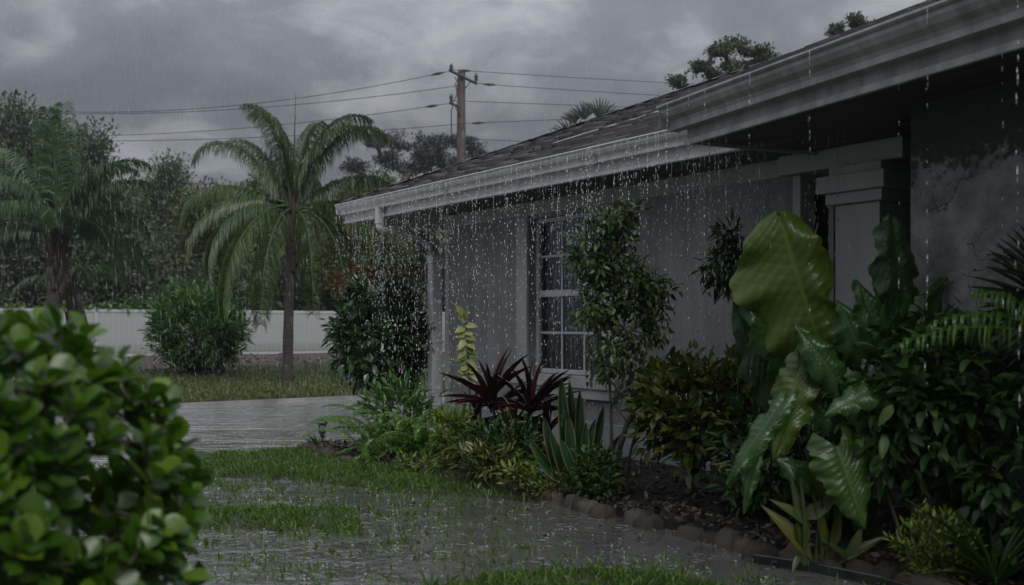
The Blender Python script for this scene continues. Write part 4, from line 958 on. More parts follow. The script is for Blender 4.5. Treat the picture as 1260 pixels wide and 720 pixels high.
# bare antenna-like leader of the left tree
# umbrella pines
for k, (lb, x_, D_, yt, lobs) in enumerate([
  ('flat-topped pine left of the utility pole with open branches', 488, 58, 162, [(-26, 178, 20), (8, 170, 26), (34, 184, 18), (-12, 196, 20), (20, 203, 22), (-48, 205, 16)]),
  ('flat-topped pine directly behind the utility pole', 552, 60, 165, [(-14, 178, 20), (14, 172, 20), (32, 186, 16), (-22, 196, 22), (10, 200, 24), (40, 202, 14)])]):
    lob = [(dx/1225*D_, rng.uniform(-1, 1), ph(yy, D_), (r_/1225*D_, r_/1225*D_, .45), 13) for dx, yy, r_ in lobs]
    tree(lb, px(x_, D_), D_, ph(yt, D_), 0, None, 0, 85, .16, .24, MT['pine'], 70+k, .26, lobes=lob, name='pine_tree', trunk_top=.72, flat=.45, rmin=.035, group='pines by the utility pole')
for k, (lb, x_, D_, yt, lobs) in enumerate([
  ('spreading tree with tiered branches rising behind the roof', 905, 24, 40, [(0, 52, 26), (-22, 68, 22), (28, 62, 24), (-48, 88, 20), (-70, 100, 16), (40, 74, 18), (5, 80, 28), (-20, 95, 30)]),
  ('small dark tree top showing above the upper roof edge', 1044, 26, 20, [(-16, 38, 12), (4, 30, 14), (18, 38, 12), (0, 50, 20)])]):
    lob = [(dx/1225*D_, rng.uniform(-.4, .4), ph(yy, D_), (r_/1225*D_*.8, r_/1225*D_, .10), 11) for dx, yy, r_ in lobs]
    tree(lb, px(x_, D_), D_, ph(yt, D_), 0, None, 0, 46, .09, .075, MT['oak2'], 80+k, .16, lobes=lob, trunk_top=.8, rmin=.012, group='tree tops behind the roof', flat=.6)
# understorey that reads as one dark mass
rr = np.random.default_rng(90); k = 2600; xs_ = rr.uniform(-30, 12, k); ys_ = 45+xs_*.35+rr.uniform(0, 9, k); hz = np.abs(rr.random(k))**.8*(4.2+1.4*np.sin(xs_*.6)); P = np.column_stack([xs_, ys_, hz+.3])
P = np.repeat(P, 60, 0)+rr.normal(0, .42, (k*60, 3)); D = rr.normal(size=P.shape)
V, T, at = joined(LS['tiny'], frames(P, D, rr.normal(size=P.shape)+[0, -.3, 1], rr.uniform(.12, .28, len(P))), rr)
link('undergrowth', np_mesh('undergrowth', V, T, at), MT['oak2'], kind='stuff', label='dark tangled undergrowth of the wood behind the white fence', cat='undergrowth')

# ------------------------------------------------------------------ SHRUBS AND GARDEN PLANTS
# far round shrub on the lawn
b_ = gp(243, 460); b_[2] = .02
shrub('round_shrub', 'far rounded green shrub in front of the white fence', 'shrub', tuple(b_), b_+[0, 0, .98], (1.06, .9, .98), 150, 46, .17, .13, 'lance', MT['greenshrub'], 31, rtip=.006, rbase=.05, seg=.25,
      extra=np.array([b_+[-.55, 0, 1.95], b_+[-.35, 0, 2.0], b_+[.45, 0, 1.95], b_+[-.2, 0, 1.9], b_+[.65, 0, 1.75], b_+[-.75, 0, 1.75]]))
# foreground shrub with thick round leaves in whorls
cc = np.array([-1.25, 2.42, .66])
r = np.random.default_rng(33); root = empty('thick_leaved_shrub', (-1.25, 2.45, 0), label='out-of-focus shrub with thick round glossy leaves, nearest the camera at left', cat='shrub')
attr = ell(430, cc, (.46, .52, .57), r, .80); attr = np.vstack([attr, ell(110, cc, (.4, .4, .5), r, .3)]); attr[:, 2] = np.maximum(attr[:, 2], .12)
nd, pr, tp = skeleton((-1.25, 2.45, 0), attr, r, .1); V, T = tubes(nd-np.array(root.location), pr, radii(nd, pr, tp, .0035, .018)); link('stem', np_mesh('stem', V, T), MT['twig'], root)
tipP = nd[np.array(tp)]; tipD = norm(norm(tipP-cc+[0, 0, .2])+[0, 0, .55]+r.normal(0, .25, tipP.shape)); ml = []
for p, d in zip(tipP, tipD):
    u = norm(np.cross(d, r.normal(size=3))); v = np.cross(d, u)
    for j in range(7):
        a = j*2.4+r.uniform(-.3, .3); el_ = .25+.13*j+r.uniform(-.1, .1); rad = math.cos(a)*u+math.sin(a)*v
        dd_ = rad*math.cos(el_)+d*math.sin(el_); ml.append(frames(np.array([p+d*(j*.007-.03)]), np.array([dd_]), np.array([d*math.cos(el_)-rad*math.sin(el_)+r.normal(0, .12, 3)]), np.array([r.uniform(.046, .080)])))
leaves(root, 'obov', np.vstack(ml), MT['clusia'], r, 300, centre=cc)
# standard tree at the house corner
tb = np.array([-1.46, 11.2, 0.05]); tcn_ = tb+[-.02, 0, 1.02]
root, nd, tp, r = shrub('corner_tree', 'round-crowned small tree with glossy dark leaves at the house corner', 'tree', tuple(tb), tcn_, (.54, .50, .60), 190, 18, .105, .055, 'oval', MT['darkleaf'], 35, nparts=260, rtip=.003, rbase=.035, shell=.6, hang=.35, up=.1, stem='trunk')
rt = np.array([tb+[a, b2, c_] for a, b2, c_ in ((-.42, 0, 1.62), (-.3, .1, 1.68), (-.2, 0, 1.66), (-.05, .1, 1.7), (.1, 0, 1.66), (-.5, 0, 1.55), (.3, 0, 1.72), (.42, .05, 1.74), (.5, 0, 1.70))])
nd2, pr2, tp2 = skeleton(tb+[0, 0, 1.2], rt, r, .1); V, T = tubes(nd2-tb, pr2, radii(nd2, pr2, tp2, .003, .010)); link('twig', np_mesh('twig', V, T), MT['twig'], root)
leaves(root, 'oval', leafcloud(nd2, tp2, 24, .06, .085, tcn_, r, .2, .5), MT['redleaf'], r, 0, stuffname='young_red_foliage')
# fern clump
fb = gp(470, 566); root = empty('fern_clump', (fb[0]+.09, fb[1]+.10, .05), label='big arching sword fern clump spilling over the bed edge beside the path light', cat='fern')
r = np.random.default_rng(36)
for k in range(96):
    a = r.uniform(0, 2*math.pi); ln = r.uniform(.45, .78); e0 = r.uniform(25, 80)
    off = np.array([r.uniform(-.28, .42), r.uniform(-.25, .30), 0])
    if k % 4 == 0: a = R(180+r.uniform(-40, 50)); e0 = r.uniform(25, 50); off[0] = -.02; ln = r.uniform(.38, .55); e0 = r.uniform(4, 22)
    V, T, at = frond(ln, R(e0), R(r.uniform(75, 120)), a, 36, .070, .45, r, .018, bare=.05, rib=.004, side=r.uniform(-.4, .4))
    link('frond', np_mesh('frond', V+off, T, at), MT['fern'], root)
u_ = gp(440, 562)
shrub('broadleaf_plant', 'leafy green plant behind the fern clump under the corner tree', 'plant', (u_[0]+.2, u_[1]+.95, .05), np.array([u_[0]+.25, u_[1]+.95, .36]), (.34, .2, .24), 40, 12, .12, .05, 'lance', MT['greenshrub'], 37, nparts=120, up=.5)
# spiky tuft and path light
lb = gp(396, 553); root = empty('path_light', (lb[0], lb[1]+.02, .0), label='short black lantern-style path light at the driveway edge', cat='path light')
MB().tube([(0, 0, 0), (0, 0, .13)], .011, 10).lathe([(.010, .0), (.022, .0), (.024, .012), (.014, .02), (.012, .03)], (0, 0, .12), 10).build('post', MT['lamp'], root, smooth=True)
MB().lathe([(.016, 0), (.034, .0), (.036, .008), (.03, .012)], (0, 0, .150), 12).build('base_plate', MT['lamp'], root)
MB().lathe([(.024, 0), (.030, .02), (.034, .085), (.034, .087)], (0, 0, .162), 12).build('glass_shade', simple('lantern_glass', (.20, .21, .22), (.30, .31, .33), 9, .15), root, smooth=True)
for k in range(6):
    a = k*math.pi/3; MB().tube([(math.cos(a)*.027, math.sin(a)*.027, .160), (math.cos(a)*.040, math.sin(a)*.040, .252)], .003, 4).build('cage_bar', MT['lamp'], root)
MB().lathe([(.058, 0), (.062, .004), (.060, .010), (.040, .028), (.022, .036), (.014, .040), (.012, .050), (.0, .056)], (0, 0, .250), 14).build('cap', MT['lamp'], root, smooth=True)
r = np.random.default_rng(38)
def blades(name, label, cat, base, n, L, wd, material, r, key='sword', spread=1.0, nparts=60, up=.8, leafname='leaf', loc=None):
    base = np.array(base, float); root = empty(name, tuple(base), label=label, cat=cat)
    a = r.uniform(0, 2*math.pi, n); e_ = r.uniform(.15, 1, n)**spread; D = np.column_stack([np.cos(a)*(1-e_*up), np.sin(a)*(1-e_*up), .25+e_])
    Nh = np.column_stack([-np.cos(a)*.8, -np.sin(a)*.8, np.full(n, .8)]); S = L*r.uniform(.7, 1.1, n)
    m4 = frames(base+np.column_stack([np.cos(a), np.sin(a), np.zeros(n)])*.015, D, Nh, np.column_stack([S*0+wd/.15, S, S])); leaves(root, key, m4, material, r, nparts, name=leafname, centre=base+[0, 0, 1]); return root
blades('grassy_tuft', 'spiky grassy tuft at the foot of the path light', 'plant', (lb[0]-.04, lb[1]+.04, .0), 26, .17, .010, MT['fern'], r, spread=.7)
for dx, dy, s_, lb_ in ((-.11, .0, 1, 'low brown rock just left of the path light'), (.04, -.07, 1.2, 'low brown rock directly in front of the path light'), (.13, -.03, 1, 'low brown rock between the path light and the fern clump')):
    o = bpy.data.objects.new('rock', SM[int(s_*5) % 7]); C.objects.link(o); o.location = (lb[0]+dx, lb[1]+dy, -.03); o.scale = (.075*s_, .055*s_, .08*s_); tag(o, lb_, 'rock', 'rocks around the path light')
# yellow-green plant by the wall and its neighbours
def pos(x, y, dz=.06): p = gp(x, y, dz); return p
q = pos(558, 576); shrub('yellow_green_shrub', 'bright yellow-green feathery shrub right of the fern clump', 'shrub', tuple(q), q+[0, 0, .27], (.17, .15, .26), 48, 14, .065, .03, 'lance', MT['yellowgreen'], 39, nparts=150, up=.6)
q = pos(512, 577); shrub('yellow_green_groundcover', 'low spreading yellow-green plant at the foot of the feathery shrub', 'plant', tuple(q), q+[.02, 0, .05], (.15, .08, .06), 16, 12, .05, .025, 'lance', MT['yellowgreen'], 40, up=.5)
q = pos(612, 588); shrub('dark_filler_shrub', 'dark small-leaved shrub beneath the red sword-leaved plant', 'shrub', tuple(q), q+[.04, .12, .20], (.32, .20, .20), 70, 16, .075, .04, 'lance', MT['vine'], 41, nparts=150)
q = pos(600, 592); shrub('yellow_edged_plant', 'yellowish fine-leaved plant low before the red plant', 'plant', tuple(q), q+[0, 0, .14], (.20, .10, .12), 26, 14, .06, .04, 'lance', MT['croton'], 42, nparts=120)
q = pos(640, 600); shrub('low_yellow_plant', 'small low yellow plant left of the white pebble', 'plant', tuple(q), q+[0, 0, .09], (.14, .08, .06), 18, 12, .06, .025, 'lance', MT['yellowgreen'], 43, nparts=60, up=.6)
q = pos(735, 610); shrub('small_dark_plant', 'small dark leafy plant at the foot of the slender tree', 'plant', tuple(q), q+[0, 0, .15], (.15, .12, .15), 40, 14, .055, .03, 'oval', MT['vine'], 44, nparts=80)
q = pos(700, 606, .05); shrub('creeping_groundcover', 'thin creeping groundcover along the stones before the snake plant', 'groundcover', tuple(q), q+[.05, 0, .02], (.42, .12, .03), 50, 14, .035, .05, 'oval', MT['croton'], 45, rbase=.004)
# cordyline heads
def px3(x, y, D): return pt(x, y, D)
r = np.random.default_rng(46); base = pos(628, 586); root = empty('red_cordyline', tuple(base), label='dark red ti plant with pointed sword leaves left of the window', cat='plant')
ml = []; 
for (x_, y_, D_, n_, L_) in ((606, 500, 8.3, 32, .54), (654, 506, 8.1, 30, .48), (588, 525, 8.4, 18, .34), (630, 540, 7.95, 24, .36), (672, 535, 7.95, 18, .32), (610, 560, 7.95, 18, .30), (650, 568, 7.9, 16, .28)):
    h_ = px3(x_, y_, D_); MB().tube([(0, 0, 0), (h_-base)*[.6, .6, .5], h_-base], [.018, .014, .012], 6).build('stem', MT['darkstem'], root)
    a = r.uniform(0, 2*math.pi, n_); e_ = r.random(n_); D = np.column_stack([np.cos(a)*(1.05-e_), np.sin(a)*(1.05-e_), .10+1.1*e_]); Nh = np.column_stack([-np.cos(a), -np.sin(a), np.full(n_, .7)])
    S = L_*r.uniform(.7, 1.05, n_); ml.append(frames(h_+r.normal(0, .02, (n_, 3)), D, Nh, np.column_stack([np.full(n_, .29), S, S])))
leaves(root, 'sword', np.vstack(ml), MT['cordy'], r, 150)
# yellow shoot against the wall
base = pt(580, 0, 9.55); base[2] = .05; root = empty('yellow_shoot', tuple(base), label='pale yellow-green variegated shoot climbing the grey wall by the corner', cat='plant'); r = np.random.default_rng(47)
MB().tube([(0, 0, 0), (-.02, 0, .6), (-.05, 0, 1.2)], .009, 6).build('stem', MT['stem'], root); ml = []
for k in range(24):
    z = .62+k*.026; s_ = (-1)**k; tp_ = k > 20; D = np.array([[s_*(.9 if not tp_ else .3)+r.normal(0, .25), -.5+r.normal(0, .3), (-.35 if not tp_ else 1)+r.normal(0, .3)]]); xo = -.02-.05*(k/24)+(.04 if z < .9 else -.035)*0
    ml.append(frames(np.array([[base[0]+xo, base[1]-.01, base[2]+z]]), D, np.array([[0, -1, .7]]), np.array([[.16, (.13 if not tp_ else .22)*r.uniform(.6, 1.05), .15]])))
leaves(root, 'oval', np.vstack(ml), MT['yellow'], r, 24)
# snake plant
base = pos(702, 596); root = empty('snake_plant', tuple(base), label='snake plant with upright yellow-edged sword leaves under the window', cat='plant'); r = np.random.default_rng(48); ml = []
for (x0_, xt, yt, dy, wd) in ((700, 690, 464, .0, .085), (705, 703, 468, .05, .08), (712, 714, 480, -.03, .08), (716, 745, 500, .03, .085), (708, 733, 516, -.08, .075), (690, 668, 512, -.02, .075), (695, 678, 530, -.07, .07), (688, 650, 540, .02, .07), (704, 700, 510, -.1, .08), (720, 765, 535, -.03, .06), (698, 642, 565, -.1, .055), (715, 722, 520, -.1, .07), (690, 660, 565, -.16, .05), (710, 690, 540, -.12, .07), (716, 740, 545, -.12, .06)):
    b0 = pt(x0_, 594, base[1]+dy); tp_ = pt(xt, yt, base[1]+dy-.03); L_ = np.linalg.norm(tp_-b0)
    ml.append(frames(b0[None], (tp_-b0)[None], np.array([[r.normal(0, .35), -1, .15]]), np.array([[wd/.13, L_, L_]])))
leaves(root, 'snake', np.vstack(ml), MT['snake'], r, 15)
# slender tree in front of the window
base = pos(762, 606); root = empty('slender_tree', tuple(base), label='slender multi-stemmed young tree with light green leaves before the window', cat='tree'); r = np.random.default_rng(49)
D_ = base[1]; at_ = []
for (x_, y_, rx, ry, n_) in ((752, 285, 36, 26, 40), (748, 330, 48, 34, 52), (775, 355, 44, 30, 34), (745, 385, 40, 30, 36), (805, 365, 28, 22, 20), (765, 430, 44, 30, 24), (775, 262, 14, 12, 8), (712, 312, 18, 14, 10), (738, 455, 22, 16, 7), (800, 405, 22, 16, 10), (780, 485, 34, 20, 7)):
    c_ = pt(x_, y_, D_); at_.append(ell(n_, c_, (rx/1225*D_, .18, ry/1225*D_), r, .2))
at_ = np.vstack(at_); nd0 = [base]; 
forks = np.array([pt(760, 560, D_), pt(757, 500, D_), pt(752, 440, D_), pt(772, 520, D_), pt(778, 460, D_+.03)])
nd, pr, tp = skeleton(base, np.vstack([forks, at_]), r, .1, .02); V, T = tubes(nd-base, pr, radii(nd, pr, tp, .0022, .020), 6); link('trunk', np_mesh('trunk', V, T), MT['bark'], root)
MB().tube([(.02, .03, -.02), pt(753, 560, D_)-base+[0, .02, 0], pt(752, 500, D_)-base+[0, .02, 0], pt(748, 430, D_)-base, pt(745, 380, D_)-base], [.016, .014, .012, .009, .004], 6).tube([(.04, -.02, -.02), pt(775, 560, D_)-base, pt(790, 500, D_)-base, pt(793, 450, D_)-base], [.012, .011, .009, .004], 6).build('trunk', MT['bark'], root, smooth=True)
m4 = leafcloud(nd, tp[5:], 13, .030, .055, pt(760, 380, D_+.3), r, .0, .5, .45); leaves(root, 'oval', m4, MT['treeleaf'], r, 300)
# croton
q = pos(858, 612); root, nd, tp, r = shrub('croton_bush', 'yellow and green croton bush between the slender tree and elephant ears', 'shrub', tuple(q), pt(862, 505, q[1]), (.44, .34, .34), 150, 17, .085, .05, 'oval', MT['croton'], 50, nparts=300, rbase=.02, up=.4, hang=.15, shell=.5)
# dark leafy sprig against the wall
D_ = 6.75; base = np.array([pt(915, 300, D_)[0], D_, .05]); c_ = pt(893, 322, D_)
r = np.random.default_rng(51); root = empty('dark_leafed_sapling', tuple(base), label='dark narrow-leafed sapling whose top leans against the grey wall', cat='tree')
at_ = np.vstack([ell(34, pt(895, 330, D_), (.13, .12, .16), r, .3), ell(14, pt(900, 298, D_), (.08, .08, .10), r, .2)])
nd, pr, tp = skeleton(base, np.vstack([[pt(925, 480, D_)], [pt(915, 380, D_)], at_]), r, .1, .02); V, T = tubes(nd-base, pr, radii(nd, pr, tp, .002, .012)); link('trunk', np_mesh('trunk', V, T), MT['twig'], root)
leaves(root, 'lance', leafcloud(nd, tp[2:], 12, .035, .085, c_, r, -.1, .5, .3), MT['darkleaf'], r, 150)
# elephant ears
eb = pos(1035, 655); root = empty('elephant_ear', tuple(eb), label='giant elephant ear plant with huge ribbed leaves right of the croton', cat='plant'); r = np.random.default_rng(52)
def ear(B, T_, W, nrm, material, seed, wave=.03, curl=.2, peak=.3, foot=None, stemr=.014, smat='stem', asym=0):
    B = pt(*B); T_ = pt(*T_); L_ = np.linalg.norm(T_-B); V, Tt, al, ac = bigleaf(wave, curl, W/L_, seed, peak, asym)
    m4 = frames(B[None], (T_-B)[None], np.array([nrm], float), np.array([L_]))[0]
    V = V@m4[:3, :3].T+m4[:3, 3]-eb
    link('leaf', np_mesh('leaf', V, Tt, dict(rnd=np.full(len(V), r.random()), along=al, across=ac)), material, root)
    f0 = eb+[r.uniform(-.08, .08), r.uniform(-.05, .12), 0] if foot is None else pt(*foot)
    mid = (f0+B)/2+[0, .05, .12*np.linalg.norm(B-f0)]
    P = [f0*(1-u)**2+2*u*(1-u)*mid+u*u*B-eb for u in np.linspace(0, 1, 9)]
    rr_ = [stemr*(1.4-.7*u) for u in np.linspace(0, 1, 9)]
    P2 = P+[(B+(T_-B)*u-eb)+m4[:3, 2]/L_*(-.012-curl*u*u*L_) for u in (.12, .3, .55)]; MB().tube(P2, rr_+[stemr*.5, stemr*.35, stemr*.15], 7).build('petiole', MT[smat], root, smooth=True)
ear((1013, 436, 5.35), (958, 262, 5.25), .52, (-.35, -1, .25), MT['ear'], 1, .075, .12, .58, smat='darkstem', asym=1)
ear((985, 492, 5.6), (902, 372, 5.6), .42, (-.5, -1, .3), MT['eardark'], 2, .04, .15, .4)
ear((1000, 470, 5.5), (930, 368, 5.35), .34, (-.2, -1, .6), MT['eardark'], 7, .05, .2, .45)
ear((985, 452, 4.95), (948, 566, 4.85), .23, (-.45, -1, .35), MT['ear'], 3, .035, .12, .42, stemr=.010)
ear((965, 492, 4.9), (888, 588, 4.8), .14, (-.75, -1, .5), MT['eardark'], 4, .04, .15, .4, stemr=.008)
ear((930, 545, 4.95), (912, 632, 4.9), .09, (-.6, -1, .4), MT['eardark'], 5, .03, .1, .4, stemr=.006)
ear((1030, 550, 4.75), (1068, 652, 4.65), .30, (.1, -1, .2), MT['earmid'], 6, .03, .1, .25, stemr=.011)
ear((1112, 400, 5.2), (1104, 262, 5.15), .26, (.2, -1, .1), MT['eardark'], 8, .04, .1, .5)
ear((1080, 410, 5.3), (1092, 285, 5.2), .13, (-.9, -1, .2), MT['ear'], 9, .03, .1, .5, stemr=.009)
ear((1110, 440, 5.1), (1172, 342, 5.1), .20, (.5, -1, .3), MT['eardark'], 10, .04, .1, .45)
ear((1050, 420, 5.35), (1000, 360, 5.5), .26, (-.1, -1, .9), MT['eardark'], 11, .05, .3, .4)
ear((1060, 440, 5.0), (1035, 372, 4.95), .18, (-.3, -1, .4), MT['eardark'], 12, .05, .2, .4, stemr=.008)
ear((1030, 470, 4.85), (985, 400, 4.8), .17, (-.3, -1, .5), MT['eardark'], 14, .05, .25, .45, stemr=.008)
ear((1075, 480, 4.7), (1020, 500, 4.6), .14, (-.1, -1, .8), MT['eardark'], 15, .05, .25, .4, stemr=.007)
ear((1045, 530, 5.0), (985, 478, 4.95), .20, (-.3, -1, .7), MT['eardark'], 17, .05, .3, .4, stemr=.008)
ear((1092, 440, 5.1), (1062, 345, 5.05), .22, (-.1, -1, .4), MT['eardark'], 18, .05, .2, .4, stemr=.009)
ear((1140, 440, 5.1), (1206, 378, 5.0), .20, (.4, -1, .5), MT['eardark'], 19, .05, .25, .4, stemr=.008)
ear((1010, 600, 4.9), (962, 560, 4.85), .14, (-.4, -1, .7), MT['eardark'], 20, .05, .3, .4, stemr=.006)
ear((1060, 470, 4.9), (1085, 560, 4.75), .20, (.1, -1, .5), MT['earmid'], 21, .05, .3, .4, stemr=.008)
ear((1150, 470, 4.8), (1100, 440, 4.7), .16, (.2, -1, .7), MT['eardark'], 16, .05, .25, .4, stemr=.007)
ear((1085, 545, 4.85), (1080, 620, 4.8), .10, (-.6, -1, .1), MT['eardark'], 13, .04, .1, .3, stemr=.006)
# vine-covered mass at the right
q = pos(1120, 690); vt = shrub('leafy_vine_thicket', 'dark heart-leaved vine thicket filling the bed under the entry eave', 'vine', tuple(q), pt(1150, 500, 5.0), (.50, .42, .42), 200, 12, .088, .06, 'broad', MT['vine'], 53, nparts=300, rbase=.012, hang=.4, up=.1, shell=.6)
r = np.random.default_rng(63); c_ = pt(1100, 500, 4.9); m4 = leafcloud(vt[1], vt[2][::6], 1, .06, .20, c_, r, .0, 1.0, .25, rnd=.6)
leaves(vt[0], 'broad', m4, MT['vine'], r, len(m4), name='broad_leaf', centre=c_)
q = pos(1230, 700); shrub('leafy_vine_thicket', 'darkest leafy thicket at the lower right corner under the fan palm', 'vine', tuple(q+[.25, .2, 0]), pt(1290, 560, 4.7), (.55, .45, .55), 180, 12, .085, .06, 'broad', MT['vine'], 54, nparts=200, rbase=.012, hang=.4, up=.1, shell=.6)
q = pos(1035, 600); shrub('shade_plant', 'low dark plant in the shade between croton and elephant ear', 'plant', (q[0]-.55, q[1]+.25, .05), pt(960, 560, 6.0), (.42, .2, .36), 90, 12, .09, .05, 'lance', MT['vine'], 58, nparts=100, hang=.2)
# light fronds and dark fan palm at the right edge
base = np.array([pt(1290, 400, 4.75)[0], 4.75, .05]); root = empty('fan_palm', tuple(base), label='dark spiky fan palm at the right edge against the cracked wall', cat='palm'); h_ = pt(1285, 372, 4.75)-base
MB().tube([(0, 0, 0), h_*[.5, .5, .5], h_], [.05, .05, .035], 8).build('trunk', MT['palmbark'], root, smooth=True)
for k, (dx, dz, a0, a1, L_) in enumerate(((0, 0, 95, 205, .38), (.02, .06, 70, 160, .36), (-.03, -.07, 150, 260, .33), (.08, .1, 50, 130, .4))):
    dirs = [(math.cos(R(a)), -.25+.2*math.sin(a), math.sin(R(a))) for a in np.linspace(a0, a1, 15)]
    fan(h_+[dx, -.05*k, dz], dirs, L_, .026, MT['palmdark'], root)
base = np.array([pt(1300, 400, 4.35)[0], 4.35, .05]); root = empty('arching_palm', tuple(base), label='young palm with light green arching fronds at the right edge', cat='palm'); h_ = pt(1300, 418, 4.35)-base; r = np.random.default_rng(55)
MB().tube([(0, 0, 0), h_*.5, h_], [.03, .025, .02], 8).build('trunk', MT['palmbark'], root, smooth=True)
for (a, e0, dr, ln) in ((183, 16, 40, .70), (175, 34, 62, .55), (150, 60, 60, .4)):
    V, T, at = frond(ln, R(e0), R(dr), R(a), 17, .15, 2.2, r, .016, spread=.5, bare=.12, rib=.006); link('frond', np_mesh('frond', V+h_, T, at), MT['fern'], root)
q = pos(1195, 640); root = empty('small_palm_seedling', tuple(q), label='small palm seedling with yellowish leaflets low in the thicket', cat='palm'); r = np.random.default_rng(56)
for (a, e0, ln) in ((190, 60, .55), (160, 75, .5), (215, 50, .5), (120, 70, .4), (20, 60, .4)):
    V, T, at = frond(ln, R(e0), R(110), R(a), 7, .16, .5, r, .02, bare=.6, rib=.004); link('frond', np_mesh('frond', V, T, at), MT['ginger'], root)
# yellowing ginger in front
q = pos(990, 690); r = np.random.default_rng(57); root = empty('yellowing_ginger', tuple(q), label='yellowing broad-leaved ginger just behind the last edging stones', cat='plant'); ml = []
for (x0_, y0_, x1_, y1_, wd) in ((1000, 690, 955, 622, .09), (985, 640, 1030, 612, .08), (1010, 690, 1020, 610, .08), (1015, 690, 1050, 600, .07), (990, 690, 985, 590, .07), (1000, 650, 960, 612, .06), (1030, 695, 1085, 655, .05), (1040, 700, 1060, 650, .06), (1020, 640, 1005, 575, .05), (1050, 695, 1020, 660, .04), (985, 680, 975, 700, .03)):
    b0 = pt(x0_, y0_, q[1]+.02); t0 = pt(x1_, y1_, q[1]-.05); L_ = np.linalg.norm(t0-b0); ml.append(frames(b0[None], (t0-b0)[None], np.array([[r.normal(0, .5), -1, .6]]), np.array([[wd/.3, L_, L_]])))
leaves(root, 'lance', np.vstack(ml), MT['ginger'], r, 20)
MB().tube([(0, 0, -.02), (.0, 0, .22), (-.02, 0, .40)], [.012, .01, .006], 6).tube([(.06, .02, -.02), (.08, 0, .3)], [.01, .006], 6).build('stem', MT['stem'], root)
# flowering herb and grassy leaves at the bottom right
q = pos(1148, 712, .05); root, nd, tp, r = shrub('flowering_herb', 'low herb with tiny yellow flowers at the lower right', 'plant', tuple(q), q+[0, 0, .15], (.20, .12, .16), 70, 12, .035, .02, 'lance', MT['yellowgreen'], 59, nparts=80, up=.7, stemmat=MT['stem'])
fl = nd[np.array(tp[::6])]; ml = frames(fl, r.normal(size=fl.shape)+[0, 0, .6], r.normal(size=fl.shape)+[0, -1, 0], np.full(len(fl), .022)); leaves(root, 'oval', ml, MT['yflower'], r, len(fl), name='flower')
q = pos(1225, 720, .05); blades('strap_leaf_clump', 'clump of long narrow strap leaves in the lower right corner', 'plant', tuple(q), 38, .46, .018, MT['vine'], np.random.default_rng(60), 'strap', .8, 38, .7)

# ------------------------------------------------------------------ RAIN AND RUNNING WATER
octa = (np.array([(0, 0, .5), (.5, 0, .05), (0, .5, .05), (-.5, 0, .05), (0, -.5, .05), (0, 0, -.5), (.33, .33, -.2), (-.33, .33, -.2), (-.33, -.33, -.2), (.33, -.33, -.2)], float),
        np.array([(0, 1, 2), (0, 2, 3), (0, 3, 4), (0, 4, 1), (1, 6, 2), (2, 7, 3), (3, 8, 4), (4, 9, 1), (5, 6, 1), (5, 2, 6), (5, 2, 7), (5, 7, 3), (5, 3, 8), (5, 8, 4), (5, 4, 9), (5, 9, 1)]))
def drops(name, P, w_, l_, r, label, cat='rain', tilt=None):
    k = len(P); m4 = np.zeros((k, 4, 4)); m4[:, 0, 0] = w_; m4[:, 1, 1] = w_; m4[:, 2, 2] = l_; m4[:, :3, 3] = P; m4[:, 3, 3] = 1
    if tilt is not None: m4[:, 0, 2] = l_*tilt[:, 0]; m4[:, 1, 2] = l_*tilt[:, 1]
    V, T, at = joined((octa[0], octa[1], np.zeros(10), np.zeros(10)), m4, r)
    return link(name, np_mesh(name, V, T, at), MT['drop'], kind='stuff', label=label, cat=cat)
r = np.random.default_rng(61); P = []; Wd = []; Ln = []; strands = MB()
def stream(p, z0, dens, wob=.008, zend=.0, n_=None, r0=.0017, k_=1.0):
    """a strand over the lip that breaks up into falling beads"""
    L0 = r.uniform(.02, .17)*dens; pts_ = []
    ph_ = r.uniform(0, 6)
    for j in range(7): u = j/6; pts_.append((p[0]+wob*.6*math.sin(ph_+u*5), p[1]+wob*.6*math.cos(ph_+u*4), z0-L0*u))
    strands.tube(pts_, [r0*r.uniform(.5, 1.3)*(1-.5*j/6) for j in range(7)], 5)
    z = z0-L0
    while z > zend:
        f_ = (z0-z); z -= r.uniform(.005, .020)*(1+f_*4.2)/dens
        if r.random() < .16: z -= r.uniform(.03, .22)
        sp = wob*(.25+f_*1.1)
        P.append((p[0]+r.normal(0, sp), p[1]+r.normal(0, sp), z)); s_ = (.0045+.0085*r.random()**2.6)*k_; Wd.append(s_); Ln.append(s_*r.uniform(1.2, 3.0) if s_ > .008 else s_*r.uniform(2.5, 11))
s = .05
while s < GL:
    p = HW(s, -.012, 0); stream(p, 2.585, r.uniform(.5, 1.3)); s += r.exponential(.048)+.012
s = .4
while s < 6.9:                          # a second row dripping off the fascia bottom
    p = HW(s, .115, 0); stream(p, 2.385, r.uniform(.4, .9), .006); s += r.exponential(.09)+.02
cb, sb = math.cos(TH+BA), math.sin(TH+BA); A0 = HW(BX, BY, 0)[:2]
s = .05
while s < 5.2:
    for off_, zz_, pr_ in ((-.012, 2.60, .55), (.14, 2.352, .7)):
        if r.random() < pr_:
            p = A0+s*np.array([cb, sb])+off_*np.array([-sb, cb]); stream((p[0], p[1]), zz_, r.uniform(.3, .7), .003, 1.4 if off_ > 0 else .8, k_=.62)
    s += r.exponential(.14)+.05
for k in range(5):                      # gush at the downspout outlet
    p = HW(.93+.03*k, .06, 0); stream(p, 2.18, 1.3, .022, 1.1)
strands.build('water_strands', MT['drop'], smooth=True, kind='stuff', label='thin strands of rainwater spilling over the gutter lips', cat='rainwater')
